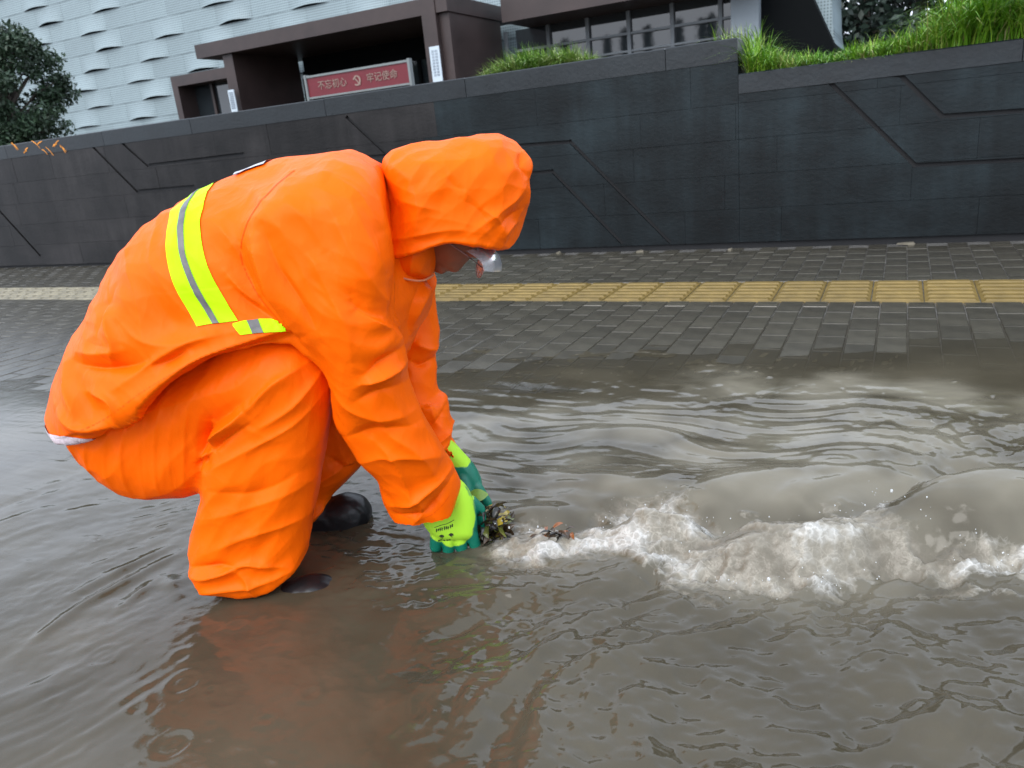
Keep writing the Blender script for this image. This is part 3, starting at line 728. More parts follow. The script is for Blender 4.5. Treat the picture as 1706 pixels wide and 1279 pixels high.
# rain rings
for x, y, r in [(-1.2623,0.7071,0.03),(-1.1133,0.755,0.02),(-1.0503,0.7028,0.03),(-0.8183,0.7518,0.018),(-0.9504,0.5908,0.032),(-1.3667,0.8308,0.012),(-0.2615,1.0093,0.03),(0.0192,1.0808,0.055),(0.1187,1.1189,0.065),(-0.1833,0.8523,0.045),(0.1693,0.9871,0.055),(-1.0862,0.8623,0.02),(-0.3446,0.845,0.02),(-1.0997,0.5307,0.024),(-0.7222,0.8256,0.014),(-0.0755,1.223,0.03),(-1.7696,0.9095,0.02),(-1.499,0.8388,0.016),(-1.5818,1.1101,0.014),(-0.658,0.9117,0.022),(-0.4452,0.8354,0.018),(-0.1003,1.0093,0.03),(-0.8434,0.6818,0.016),(-1.2303,0.5896,0.014),(0.0787,0.9601,0.03),(-0.0018,0.9786,0.04),(0.1405,1.0534,0.03),(-0.1662,1.0444,0.022),(-0.2932,0.9153,0.028),(-0.0332,1.135,0.02),(-0.4558,0.9315,0.016),(-1.0731,0.6295,0.018),(-0.989,0.7035,0.014),(-1.7003,1.0159,0.012),(0.0691,1.2007,0.024),(-0.257,0.8165,0.02),(-0.6125,0.7632,0.016)]:
    d = np.hypot(WX - x, WYY - y)
    H += (1.15 if x > -.55 else .6) * (.0016 * np.exp(-((d - r) / .007) ** 2) - .0012 * np.exp(-((d - r + .012) / .007) ** 2) + .0011 * np.exp(-((d - r * .45) / .006) ** 2))
# calm down towards the shore and far away
depth = -(0.008 * (WYY - 2.78 - 0.286 * (WX + 0.5)))
H *= .10 + .90 * sstep(0, .012, depth)
nx_, ny_ = len(wxs), len(wys)
V = np.stack([WX, WYY, H], -1).reshape(-1, 3)
ii = (np.arange(ny_ - 1)[:, None] * nx_ + np.arange(nx_ - 1)[None]).ravel()
Fq = np.stack([ii, ii + 1, ii + nx_ + 1, ii + nx_], 1)

def water_material():
    m = bpy.data.materials.new('muddy_water'); m.use_nodes = True; nt = m.node_tree; b = nt.nodes['Principled BSDF']
    L = nt.links.new
    b.inputs['IOR'].default_value = 1.36; b.inputs['Roughness'].default_value = 0.035
    tc = nt.nodes.new('ShaderNodeTexCoord')
    at = nt.nodes.new('ShaderNodeAttribute'); at.attribute_name = 'foam'
    # silt clouds in the water
    n1 = nt.nodes.new('ShaderNodeTexNoise'); n1.inputs['Scale'].default_value = 3.0; n1.inputs['Detail'].default_value = 4; L(tc.outputs['Object'], n1.inputs[0])
    r1 = nt.nodes.new('ShaderNodeValToRGB'); L(n1.outputs['Fac'], r1.inputs[0])
    r1.color_ramp.elements[0].position = .35; r1.color_ramp.elements[0].color = (0.045, 0.038, 0.0235, 1)
    r1.color_ramp.elements[1].position = .70; r1.color_ramp.elements[1].color = (0.072, 0.062, 0.041, 1)
    # aerated water, with sky reflection painted in as a paler base colour
    as_ = nt.nodes.new('ShaderNodeAttribute'); as_.attribute_name = 'aerated_sheen'
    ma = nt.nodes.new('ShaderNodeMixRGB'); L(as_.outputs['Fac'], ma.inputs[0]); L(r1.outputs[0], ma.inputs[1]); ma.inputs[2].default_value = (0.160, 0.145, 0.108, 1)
    # lace of burst bubbles at the fringe
    lv = nt.nodes.new('ShaderNodeTexVoronoi'); lv.feature = 'DISTANCE_TO_EDGE'; lv.inputs['Scale'].default_value = 46
    ln_ = nt.nodes.new('ShaderNodeTexNoise'); ln_.inputs['Scale'].default_value = 30; ln_.inputs['Detail'].default_value = 4; L(tc.outputs['Object'], ln_.inputs[0])
    lm = nt.nodes.new('ShaderNodeMixRGB'); lm.blend_type = 'ADD'; lm.inputs[0].default_value = .06; L(tc.outputs['Object'], lm.inputs[1]); L(ln_.outputs['Color'], lm.inputs[2]); L(lm.outputs[0], lv.inputs[0])
    lr = nt.nodes.new('ShaderNodeMapRange'); lr.inputs['From Min'].default_value = .0; lr.inputs['From Max'].default_value = .13; lr.inputs['To Min'].default_value = .30; lr.inputs['To Max'].default_value = -.10; L(lv.outputs['Distance'], lr.inputs[0])
    # foam: broken edge, creamy and silty patches
    n2 = nt.nodes.new('ShaderNodeTexNoise'); n2.inputs['Scale'].default_value = 38; n2.inputs['Detail'].default_value = 9; n2.inputs['Roughness'].default_value = .68; n2.inputs['Distortion'].default_value = .7; L(tc.outputs['Object'], n2.inputs[0])
    ad = nt.nodes.new('ShaderNodeMath'); ad.operation = 'MULTIPLY_ADD'; ad.inputs[1].default_value = 1.25; L(at.outputs['Fac'], ad.inputs[0])
    sb = nt.nodes.new('ShaderNodeMath'); sb.operation = 'SUBTRACT'; L(n2.outputs['Fac'], sb.inputs[0]); sb.inputs[1].default_value = 1.0
    la = nt.nodes.new('ShaderNodeMath'); la.operation = 'MULTIPLY_ADD'; L(lr.outputs[0], la.inputs[0]); L(at.outputs['Fac'], la.inputs[1]); L(sb.outputs[0], la.inputs[2]); L(la.outputs[0], ad.inputs[2])
    mr = nt.nodes.new('ShaderNodeMapRange'); mr.inputs['From Min'].default_value = .0; mr.inputs['From Max'].default_value = .95; L(ad.outputs[0], mr.inputs[0])
    n4 = nt.nodes.new('ShaderNodeTexNoise'); n4.inputs['Scale'].default_value = 17; n4.inputs['Detail'].default_value = 6; n4.inputs['Roughness'].default_value = .6; L(tc.outputs['Object'], n4.inputs[0])
    ac = nt.nodes.new('ShaderNodeAttribute'); ac.attribute_name = 'crest'
    av = nt.nodes.new('ShaderNodeMixRGB'); av.inputs[0].default_value = .72; L(n4.outputs['Fac'], av.inputs[1]); L(ac.outputs['Fac'], av.inputs[2])
    r4 = nt.nodes.new('ShaderNodeValToRGB'); L(av.outputs[0], r4.inputs[0])
    r4.color_ramp.elements[0].position = .18; r4.color_ramp.elements[0].color = (0.14, 0.122, 0.092, 1)
    r4.color_ramp.elements[1].position = .80; r4.color_ramp.elements[1].color = (0.50, 0.49, 0.455, 1)
    e4 = r4.color_ramp.elements.new(.5); e4.color = (0.25, 0.228, 0.182, 1)
    mx = nt.nodes.new('ShaderNodeMixRGB'); L(mr.outputs[0], mx.inputs[0]); L(ma.outputs[0], mx.inputs[1]); L(r4.outputs[0], mx.inputs[2])
    L(mx.outputs[0], b.inputs['Base Color'])
    rr = nt.nodes.new('ShaderNodeMapRange'); rr.inputs['To Min'].default_value = .035; rr.inputs['To Max'].default_value = .16; L(mr.outputs[0], rr.inputs[0]); L(rr.outputs[0], b.inputs['Roughness'])
    # relief: tiny wind ripples on water, bubbles on foam
    w1 = nt.nodes.new('ShaderNodeTexNoise'); w1.inputs['Scale'].default_value = 22; w1.inputs['Detail'].default_value = 7; w1.inputs['Roughness'].default_value = .6; L(tc.outputs['Object'], w1.inputs[0])
    bp1 = nt.nodes.new('ShaderNodeBump'); bp1.inputs['Strength'].default_value = .085; bp1.inputs['Distance'].default_value = .01; L(w1.outputs['Fac'], bp1.inputs['Height'])
    vo = nt.nodes.new('ShaderNodeTexVoronoi'); vo.inputs['Scale'].default_value = 210; L(tc.outputs['Object'], vo.inputs[0])
    bp2 = nt.nodes.new('ShaderNodeBump'); bp2.inputs['Distance'].default_value = .006; L(vo.outputs['Distance'], bp2.inputs['Height']); L(bp1.outputs[0], bp2.inputs['Normal'])
    fm = nt.nodes.new('ShaderNodeMath'); fm.operation = 'MULTIPLY'; fm.inputs[1].default_value = .16; L(mr.outputs[0], fm.inputs[0]); L(fm.outputs[0], bp2.inputs['Strength'])
    bp3 = nt.nodes.new('ShaderNodeBump'); bp3.inputs['Distance'].default_value = .01; L(n2.outputs['Fac'], bp3.inputs['Height']); L(bp2.outputs[0], bp3.inputs['Normal']); L(fm.outputs[0], bp3.inputs['Strength'])
    L(bp3.outputs[0], b.inputs['Normal'])
    return m
def thin_edge(m):
    """the last centimetre of water over the pavement is shallow enough to see through"""
    nt = m.node_tree; at = nt.nodes.new('ShaderNodeAttribute'); at.attribute_name = 'depth'
    mr = nt.nodes.new('ShaderNodeMapRange'); mr.inputs['From Min'].default_value = 0; mr.inputs['From Max'].default_value = .0030
    mr.inputs['To Min'].default_value = .40; mr.inputs['To Max'].default_value = 1.0; nt.links.new(at.outputs['Fac'], mr.inputs[0])
    nt.links.new(mr.outputs[0], nt.nodes['Principled BSDF'].inputs['Alpha'])
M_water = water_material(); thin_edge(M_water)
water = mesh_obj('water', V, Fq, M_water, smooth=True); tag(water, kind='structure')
a = water.data.attributes.new('foam', 'FLOAT', 'POINT'); a.data.foreach_set('value', FOAM.ravel().astype(np.float32))
aerated_sheen = np.maximum(zone([(-0.8521,1.5705),(-0.7159,1.6404),(-0.5691,1.6759),(-0.4355,1.7444),(-0.2905,1.7433),(-0.1583,1.7752),(-0.0317,1.8403),(0.1438,1.6674),(0.241,1.6933),(0.1517,1.8178),(-0.6992,1.4126),(-0.2603,1.5597),(-1.0898,1.854),(-0.8586,2.0005),(-0.596,2.0517),(-0.2644,2.0696),(0.0306,2.0855),(-0.1339,2.3999),(0.1059,2.3583),(0.2997,2.2713),(-0.4937,2.4028)], .24), .6 * sstep(.12, -.02, fs)) * np.clip(.75 + .5 * fbm(WX * 7, WYY * 9, seed=36, oct=3), 0, 1)
a = water.data.attributes.new('aerated_sheen', 'FLOAT', 'POINT'); a.data.foreach_set('value', aerated_sheen.ravel().astype(np.float32))
a = water.data.attributes.new('crest', 'FLOAT', 'POINT'); a.data.foreach_set('value', CREST.ravel().astype(np.float32))
a = water.data.attributes.new('depth', 'FLOAT', 'POINT'); a.data.foreach_set('value', (np.where(WYY < kerb_y(WX) + .02, .15, depth) + H + .3 * FOAM).ravel().astype(np.float32))
# flying droplets over the foam
M_drop = mat('water_drop', (0.8, 0.82, 0.82), 0.05, trans=0.6, ior=1.333)
ico = bmesh.new(); bmesh.ops.create_icosphere(ico, subdivisions=2, radius=1.0)
iv = np.array([v.co[:] for v in ico.verts]); jf = np.array([[v.index for v in f.verts] for f in ico.faces]); ico.free()
rng = np.random.default_rng(77); dv, df = [], []
ND = 170
edge = catmull([(-0.7566,1.2837),(-0.6656,1.3364),(-0.5581,1.4218),(-0.5116,1.4928),(-0.4218,1.5167),(-0.3007,1.4387),(-0.2124,1.4896),(-0.0783,1.5531),(0.0122,1.5018),(0.1321,1.445),(0.2162,1.4489),(0.0914,1.3805),(-0.0625,1.3134),(-0.1603,1.2733),(-0.2861,1.2555),(-0.4158,1.3062)], 8)
for k in range(ND):
    e = edge[rng.integers(0, len(edge))]; r_ = .0009 * math.exp(rng.normal(0, .45))
    hz = abs(rng.normal(0, .022)) + .012
    i0, j0 = np.searchsorted(wxs, e[0]), np.searchsorted(wys, e[1])
    p = np.array((e[0] + rng.normal(0, .022), e[1] + rng.normal(0, .022), H[min(j0, ny_ - 1), min(i0, nx_ - 1)] + hz))
    df.append(jf + len(dv) * len(iv)); dv.append(iv * r_ * np.array((1, 1, rng.uniform(.9, 1.5))) + p)
o = mesh_obj('spray_droplets', np.concatenate(dv), np.concatenate(df), M_drop, smooth=True); tag(o, 'fine water droplets thrown up over the white foam', 'spray', kind='stuff')
# ------------------------------------------------------------------ the worker: implicit surfaces in a side-view frame
# u = forward (the way the worker faces), v = up, w = towards the near side
PO = Vector((-1.170, 1.150, 0)); PANG = math.atan2(.436, .9)
class Grid:
    def __init__(s, lo, hi, h):
        s.lo = np.array(lo, float); s.h = h; n = np.ceil((np.array(hi) - s.lo) / h).astype(int) + 1
        s.u = (s.lo[0] + h * np.arange(n[0])); s.v = (s.lo[1] + h * np.arange(n[1])); s.w = (s.lo[2] + h * np.arange(n[2]))
        s.U2, s.V2 = np.meshgrid(s.u, s.v, indexing='ij')
        s.U = s.u[:, None, None].astype(np.float32); s.V = s.v[None, :, None].astype(np.float32); s.W = s.w[None, None, :].astype(np.float32)
    def inflate(s, poly, w0, W, D, p=2.2, smooth=6):
        P = [q[:2] for q in poly]; P = catmull(P, smooth) if smooth else P
        d = poly_sd(s.U2, s.V2, P)
        w0 = w0(s.U2, s.V2) if callable(w0) else np.full(s.U2.shape, float(w0)); W = W(s.U2, s.V2) if callable(W) else np.full(s.U2.shape, float(W))
        a = np.clip(1 + d / D, 0, None)[:, :, None].astype(np.float32); W3 = W[:, :, None].astype(np.float32)
        b = np.abs(s.W - w0[:, :, None].astype(np.float32)) / W3
        r_ = (a ** p + b ** p) ** (1 / p); sc = (a * D + b * W3) / (a + b + 1e-6)
        return ((r_ - 1) * sc).astype(np.float32)
    def cut(s, poly, smooth=0):
        P = [q[:2] for q in poly]; P = catmull(P, smooth) if smooth else P
        return poly_sd(s.U2, s.V2, P)[:, :, None].astype(np.float32)
    def cone(s, a, b, ra, rb):
        a = np.array(a, np.float32); b = np.array(b, np.float32); e = b - a; L2 = float(e @ e) + 1e-9
        x, y, z = s.U - a[0], s.V - a[1], s.W - a[2]
        t = np.clip((x * e[0] + y * e[1] + z * e[2]) / L2, 0, 1)
        return np.sqrt((x - t * e[0]) ** 2 + (y - t * e[1]) ** 2 + (z - t * e[2]) ** 2) - (ra + (rb - ra) * t)
    def ell(s, c, r_, ax=None):
        x, y, z = s.U - c[0], s.V - c[1], s.W - c[2]
        if ax is not None: ca, sa = math.cos(ax), math.sin(ax); x, y = x * ca + y * sa, -x * sa + y * ca
        k = np.sqrt((x / r_[0]) ** 2 + (y / r_[1]) ** 2 + (z / r_[2]) ** 2); return (k - 1) * min(r_)
def smin(a, b, k):
    h = np.clip(.5 + .5 * (b - a) / k, 0, 1); return b * (1 - h) + a * h - k * h * (1 - h)
def surface_nets(G, f):
    n = f.shape; s = f < 0
    cnt = np.zeros(tuple(k - 1 for k in n), np.int8)
    corners = [(i, j, k) for i in (0, 1) for j in (0, 1) for k in (0, 1)]
    for i, j, k in corners: cnt += s[i:n[0] - 1 + i, j:n[1] - 1 + j, k:n[2] - 1 + k]
    act = (cnt > 0) & (cnt < 8); cells = np.argwhere(act); idx = np.full(act.shape, -1, np.int32); idx[act] = np.arange(len(cells))
    val = {c: f[cells[:, 0] + c[0], cells[:, 1] + c[1], cells[:, 2] + c[2]] for c in corners}
    acc = np.zeros((len(cells), 3)); num = np.zeros(len(cells))
    for c in corners:
        for ax in range(3):
            if c[ax] == 1: continue
            e = list(c); e[ax] = 1; e = tuple(e); a, b = val[c], val[e]; m = (a < 0) != (b < 0)
            t = np.where(m, a / np.where(m, a - b, 1), 0); p = np.zeros((len(cells), 3)); p[:] = c; p[:, ax] += t
            acc += p * m[:, None]; num += m
    V = (cells + acc / num[:, None]) * G.h + G.lo
    faces = []
    for ax in range(3):
        sl0 = [slice(None)] * 3; sl1 = [slice(None)] * 3; sl0[ax] = slice(0, n[ax] - 1); sl1[ax] = slice(1, n[ax])
        a, b = s[tuple(sl0)], s[tuple(sl1)]; E_ = np.argwhere(a != b)
        o1, o2 = (ax + 1) % 3, (ax + 2) % 3
        E_ = E_[(E_[:, o1] > 0) & (E_[:, o2] > 0) & (E_[:, o1] < n[o1] - 1) & (E_[:, o2] < n[o2] - 1)]
        ins = a[E_[:, 0], E_[:, 1], E_[:, 2]]
        def cell(d1, d2):
            q = E_.copy(); q[:, o1] -= d1; q[:, o2] -= d2; return idx[q[:, 0], q[:, 1], q[:, 2]]
        Q = np.stack([cell(1, 1), cell(0, 1), cell(0, 0), cell(1, 0)], 1)
        Q[~ins] = Q[~ins][:, ::-1]; faces.append(Q)
    return V, np.concatenate(faces)
def vnormals(V, Fq):
    nrm = np.cross(V[Fq[:, 2]] - V[Fq[:, 0]], V[Fq[:, 3]] - V[Fq[:, 1]]); N_ = np.zeros_like(V)
    for k in range(Fq.shape[1]): np.add.at(N_, Fq[:, k], nrm)
    return N_ / (np.linalg.norm(N_, axis=1)[:, None] + 1e-12)
def relax(V, Fq, it=2, lam=.5):
    for i in range(it):
        S = np.zeros_like(V); c = np.zeros(len(V))
        for k in range(4):
            a, b = Fq[:, k], Fq[:, (k + 1) % 4]
            np.add.at(S, a, V[b]); np.add.at(c, a, 1); np.add.at(S, b, V[a]); np.add.at(c, b, 1)
        V = V + lam * (S / c[:, None] - V)
    return V
def subdivide(V, Fq):
    """each quad into four"""
    E_ = np.concatenate([np.stack([Fq[:, k], Fq[:, (k + 1) % 4]], 1) for k in range(4)]); Es = np.sort(E_, 1)
    U_, inv = np.unique(Es, axis=0, return_inverse=True); inv = inv.reshape(-1); nv, ne, nf = len(V), len(U_), len(Fq)
    V2 = np.concatenate([V, (V[U_[:, 0]] + V[U_[:, 1]]) / 2, V[Fq].mean(1)])
    e = [nv + inv[k * nf:(k + 1) * nf] for k in range(4)]; c = nv + ne + np.arange(nf)
    F2 = np.concatenate([np.stack([Fq[:, k], e[k], c, e[k - 1]], 1) for k in range(4)])
    return V2, F2
def sample(G, f, V):
    q = np.clip(((V - G.lo) / G.h).round().astype(int), 0, np.array(f.shape) - 1); return f[q[:, 0], q[:, 1], q[:, 2]]
def P3(V): return np.stack([V[:, 0], -V[:, 2], V[:, 1]], 1)
def flip(Fq): return Fq[:, ::-1]
def person_obj(name, V, Fq, m, parent, smooth=True):
    return mesh_obj(name, P3(V), np.ascontiguousarray(Fq), m, parent, smooth)
def folds(V, N_, specs, mask=None, near=True):
    """specs: (polyline, amplitude, width_left, width_right); ridges (A>0) and creases (A<0) running over the cloth"""
    D = np.zeros(len(V)); side_ok = sstep(-.25, .35, N_[:, 2]) if near else np.ones(len(V))
    for pl, A, wl_, wr_ in specs:
        pl = catmull(pl, 5, False)
        b0 = np.array(pl).min(0) - .08; b1 = np.array(pl).max(0) + .08
        k = np.where((V[:, 0] > b0[0]) & (V[:, 0] < b1[0]) & (V[:, 1] > b0[1]) & (V[:, 1] < b1[1]))[0]
        if not len(k): continue
        d, s_, t = seg_dist(V[k, 0], V[k, 1], pl)
        w = np.where(s_ > 0, wl_, wr_); D[k] += 1.6 * A * np.exp(-(d / w) ** 1.1) * np.sin(np.pi * np.clip(t, .06, .94)) ** .7
    D *= side_ok
    return D if mask is None else D * mask

def crease(u, v, w, deg, along, across, seed, wp):
    """long facets of stiff cloth lying in one direction, meeting in crisp ridges"""
    c, s_ = math.cos(math.radians(deg)), math.sin(math.radians(deg)); a = u * c + v * s_; b = -u * s_ + v * c
    return worley(a * along + wp, b * across + wp * 1.5 + .5 * vnoise(a * 6, b * 6, w * 6, seed=seed + 3), w * (along + across) * .5, seed)
worker = tag(empty('person', PO, PANG), 'worker in hooded orange rain suit crouching in the flood and clearing leaves', 'person')
def cloth(name, col, rough=.42, wr=.5):
    m = bpy.data.materials.new(name); m.use_nodes = True; nt = m.node_tree; b = nt.nodes['Principled BSDF']; L = nt.links.new
    tc = nt.nodes.new('ShaderNodeTexCoord')
    b.inputs['Roughness'].default_value = rough; b.inputs['Specular IOR Level'].default_value = .09
    
    n = nt.nodes.new('ShaderNodeTexNoise'); n.inputs['Scale'].default_value = 7; n.inputs['Detail'].default_value = 5; L(tc.outputs['Object'], n.inputs[0])
    r = nt.nodes.new('ShaderNodeValToRGB'); L(n.outputs['Fac'], r.inputs[0])
    r.color_ramp.elements[0].position = .3; r.color_ramp.elements[1].position = .7
    r.color_ramp.elements[0].color = (*[c * .93 for c in col], 1); r.color_ramp.elements[1].color = (*[min(1, c * 1.04) for c in col], 1)
    L(r.outputs[0], b.inputs['Base Color'])
    # fine creases and weave
    mp = nt.nodes.new('ShaderNodeMapping'); mp.inputs['Scale'].default_value = (1, 1, .55); mp.inputs['Rotation'].default_value = (0, .6, 0); L(tc.outputs['Object'], mp.inputs[0])
    wn_ = nt.nodes.new('ShaderNodeTexNoise'); wn_.inputs['Scale'].default_value = 9; wn_.inputs['Detail'].default_value = 3; L(mp.outputs[0], wn_.inputs[0])
    wm = nt.nodes.new('ShaderNodeMixRGB'); wm.blend_type = 'ADD'; wm.inputs[0].default_value = .12; L(mp.outputs[0], wm.inputs[1]); L(wn_.outputs['Color'], wm.inputs[2])
    n2 = nt.nodes.new('ShaderNodeTexVoronoi'); n2.inputs['Scale'].default_value = 24; n2.inputs['Randomness'].default_value = 1; L(wm.outputs[0], n2.inputs[0])
    b1 = nt.nodes.new('ShaderNodeBump'); b1.inputs['Strength'].default_value = .42 * wr; b1.inputs['Distance'].default_value = .012; L(n2.outputs['Distance'], b1.inputs['Height'])
    mq = nt.nodes.new('ShaderNodeMapping'); mq.inputs['Scale'].default_value = (1, 1, .35); mq.inputs['Rotation'].default_value = (0, -.7, 0); L(tc.outputs['Object'], mq.inputs[0])
    n5 = nt.nodes.new('ShaderNodeTexNoise'); n5.inputs['Scale'].default_value = 55; n5.inputs['Detail'].default_value = 4; n5.inputs['Roughness'].default_value = .55; n5.inputs['Distortion'].default_value = .8; L(mq.outputs[0], n5.inputs[0])
    b5 = nt.nodes.new('ShaderNodeBump'); b5.inputs['Strength'].default_value = .22 * wr; b5.inputs['Distance'].default_value = .006; L(n5.outputs['Fac'], b5.inputs['Height']); L(b1.outputs[0], b5.inputs['Normal'])
    n3 = nt.nodes.new('ShaderNodeTexNoise'); n3.inputs['Scale'].default_value = 900; n3.inputs['Detail'].default_value = 2; L(tc.outputs['Object'], n3.inputs[0])
    b2 = nt.nodes.new('ShaderNodeBump'); b2.inputs['Strength'].default_value = .10; b2.inputs['Distance'].default_value = .002; L(n3.outputs['Fac'], b2.inputs['Height']); L(b5.outputs[0], b2.inputs['Normal'])
    L(b2.outputs[0], b.inputs['Normal'])
    return m
M_or = cloth('orange_rainwear', (0.92, 0.125, 0.001))
M_skin = mat('skin', (0.24, 0.085, 0.045), 0.5, 0.1, 20)
M_boot = mat('black_rubber_boot', (0.008, 0.008, 0.009), 0.38, 0.2, 12, 0.12, 60, spec=.35, coat=.1)

# --- trousers
GT = Grid((-.56, -.10, -.30), (.36, .62, .30), .0055)
W0L = [(-0.2325,0.3664),(0.1037,0.4328)]; u0_, u1_ = W0L[0][0], W0L[1][0]
thigh = [(-0.3999,0.3362),(-0.3877,0.3021),(-0.3738,0.2743),(-0.3565,0.2488),(-0.3242,0.2184),(-0.2803,0.1946),(-0.2214,0.1834),(-0.1555,0.1918),(-0.0351,0.2171),(0.0937,0.2952),(0.1555,0.3796),(0.1633,0.4443),(0.1475,0.4831),(0.1086,0.5128),(0.0396,0.5184),(-0.0352,0.5031),(-0.14,0.4629),(-0.2686,0.4331),(-0.3773,0.393)]
shank = [(0.0655,0.4932),(0.1314,0.5065),(0.1622,0.4754),(0.1699,0.4292),(0.1507,0.3452),(0.123,0.2585),(0.0976,0.1818),(0.0693,0.114),(0.0549,0.0597),(0.0453,0.0138),(0.0353,-0.0358),(-0.0013,-0.0946),(-0.1975,-0.0649),(-0.1877,0.0078),(-0.1883,0.0505),(-0.1752,0.1051),(-0.1462,0.1778),(-0.1278,0.2428),(-0.1031,0.3119),(-0.0663,0.3782),(-0.0079,0.4467)]
fshank = [(0.0517,0.3382),(0.1368,0.3543),(0.2083,0.3061),(0.2011,0.2362),(0.1489,0.1512),(0.0944,0.0985),(0.0481,0.0588),(0.0372,0.0218),(0.0194,-0.0053),(-0.0139,-0.0846),(-0.0847,-0.0714),(-0.0757,0.0166),(-0.0501,0.1088),(-0.0161,0.2274)]
def lin(a, b): return lambda U, V_: a + (b - a) * np.clip((U - u0_) / (u1_ - u0_), 0, 1)
f = GT.inflate(thigh, lin(.062, .140), lin(.118, .090), .105)
f = smin(f, GT.inflate(shank, .134, .082, .07), .007)
f2 = GT.inflate([(p[0], p[1]) for p in thigh], lin(-.075, -.150), lin(.130, .088), .105)
f2 = smin(f2, GT.inflate(fshank, -.115, .070, .06), .018)
f = np.minimum(f, f2)
cuffcut = [(-0.2911,0.1442),(-0.1683,0.0477),(-0.137,0.0224),(-0.0738,0.0007),(-0.0105,0.0098),(0.058,0.0487),(0.1338,0.1022),(0.5574,0.3146),(0.5951,0.7496),(-0.6268,0.8694),(-0.8807,0.2025)]
mask_near = (GT.W > .02)
f = np.maximum(f, np.where(mask_near, GT.cut(cuffcut), -1))
V, Fq = surface_nets(GT, f); V = relax(V, Fq, 3)
V, Fq = subdivide(V, Fq); V = relax(V, Fq, 1)
N_ = vnormals(V, Fq)
TF = [([(-0.0088,0.3935),(-0.0598,0.3618),(-0.0913,0.32),(-0.1133,0.2585),(-0.1265,0.2103)], -.020, .006, .026), ([(-0.0868,0.3296),(-0.0133,0.372),(0.0213,0.399),(0.0254,0.4023)], .018, .012, .016), ([(-0.0878,0.2982),(-0.0381,0.3373),(0.021,0.3686)], -.012, .012, .010),
      ([(0.024,0.3951),(0.0814,0.4411),(0.1439,0.4704)], .007, .010, .012), ([(0.0301,0.3554),(0.1076,0.3966),(0.1741,0.4615)], .006, .008, .014),
      ([(-0.1064,0.2682),(-0.0015,0.315),(0.101,0.3607),(0.1661,0.4149)], .005, .008, .012),
      ([(-0.1094,0.2813),(-0.0855,0.298),(-0.0784,0.3413),(-0.0613,0.3767)], -.016, .010, .012), ([(-0.1104,0.2877),(-0.0923,0.305),(-0.057,0.3204)], .013, .008, .010),
      ([(-0.1728,0.0534),(-0.1013,0.0672),(-0.0364,0.0816),(0.0216,0.062)], .010, .008, .010), ([(-0.1682,0.0739),(-0.1099,0.0847),(-0.0438,0.0754)], -.008, .008, .008),
      ([(-0.1851,0.0264),(-0.1217,0.03),(-0.0459,0.0338),(0.0313,0.0472)], .008, .008, .010), ([(-0.0634,0.0704),(-0.0446,0.0407),(-0.0392,0.0049)], .006, .007, .008),
      ([(-0.1168,0.1101),(-0.0244,0.1417),(0.0881,0.1574)], .005, .012, .012), ([(-0.1203,0.178),(-0.0126,0.2004),(0.1077,0.2342)], .004, .014, .012), ([(-0.0885,0.2406),(0.0055,0.2313),(0.0947,0.2611)], -.004, .014, .012)]
for k, pl in enumerate([[(-0.3019,0.3618),(-0.325,0.3067),(-0.3307,0.2394)], [(-0.2587,0.3764),(-0.2872,0.303),(-0.2957,0.2226)], [(-0.2178,0.3973),(-0.2495,0.3186),(-0.2665,0.2117)], [(-0.1741,0.4115),(-0.2127,0.3213),(-0.2353,0.2087)], [(-0.1377,0.4262),(-0.1792,0.3308),(-0.2056,0.2097)], [(-0.1028,0.435),(-0.1445,0.3463),(-0.1761,0.2201)], [(-0.0719,0.4319),(-0.1111,0.3619),(-0.1493,0.2307)], [(-0.0576,0.4061),(-0.0914,0.3599),(-0.1259,0.2481)], [(-0.3478,0.3474),(-0.3597,0.3037),(-0.3558,0.2643)]]):
    TF.append((pl, .0012 if k % 2 else .0024, .0035, .009))
D = folds(V, N_, TF)
u, v, w = V.T
wp = .25 * vnoise(u * 9, v * 9, w * 9, seed=72)
D += (.013 * (crease(u, v, w, 30, 5, 16, 71, wp) - .5) + .0045 * (crease(u, v, w, 48, 10, 32, 73, wp) - .5)) * sstep(-.02, .06, v) * (.45 + .55 * sstep(.02, -.12, u - .12))
ff = folds(V, N_, [([(0.0251,0.115),(0.0725,0.1412),(0.1334,0.1658)], .008, .012, .012), ([(-0.0056,0.0234),(0.02,0.0448),(0.0467,0.0738)], .010, .010, .010), ([(0.0801,0.1862),(0.11,0.1529),(0.1322,0.1583)], -.008, .010, .010)], (w < 0).astype(float))
V = V + N_ * (D + ff)[:, None]
person_obj('trousers', V, Fq, M_or, worker)

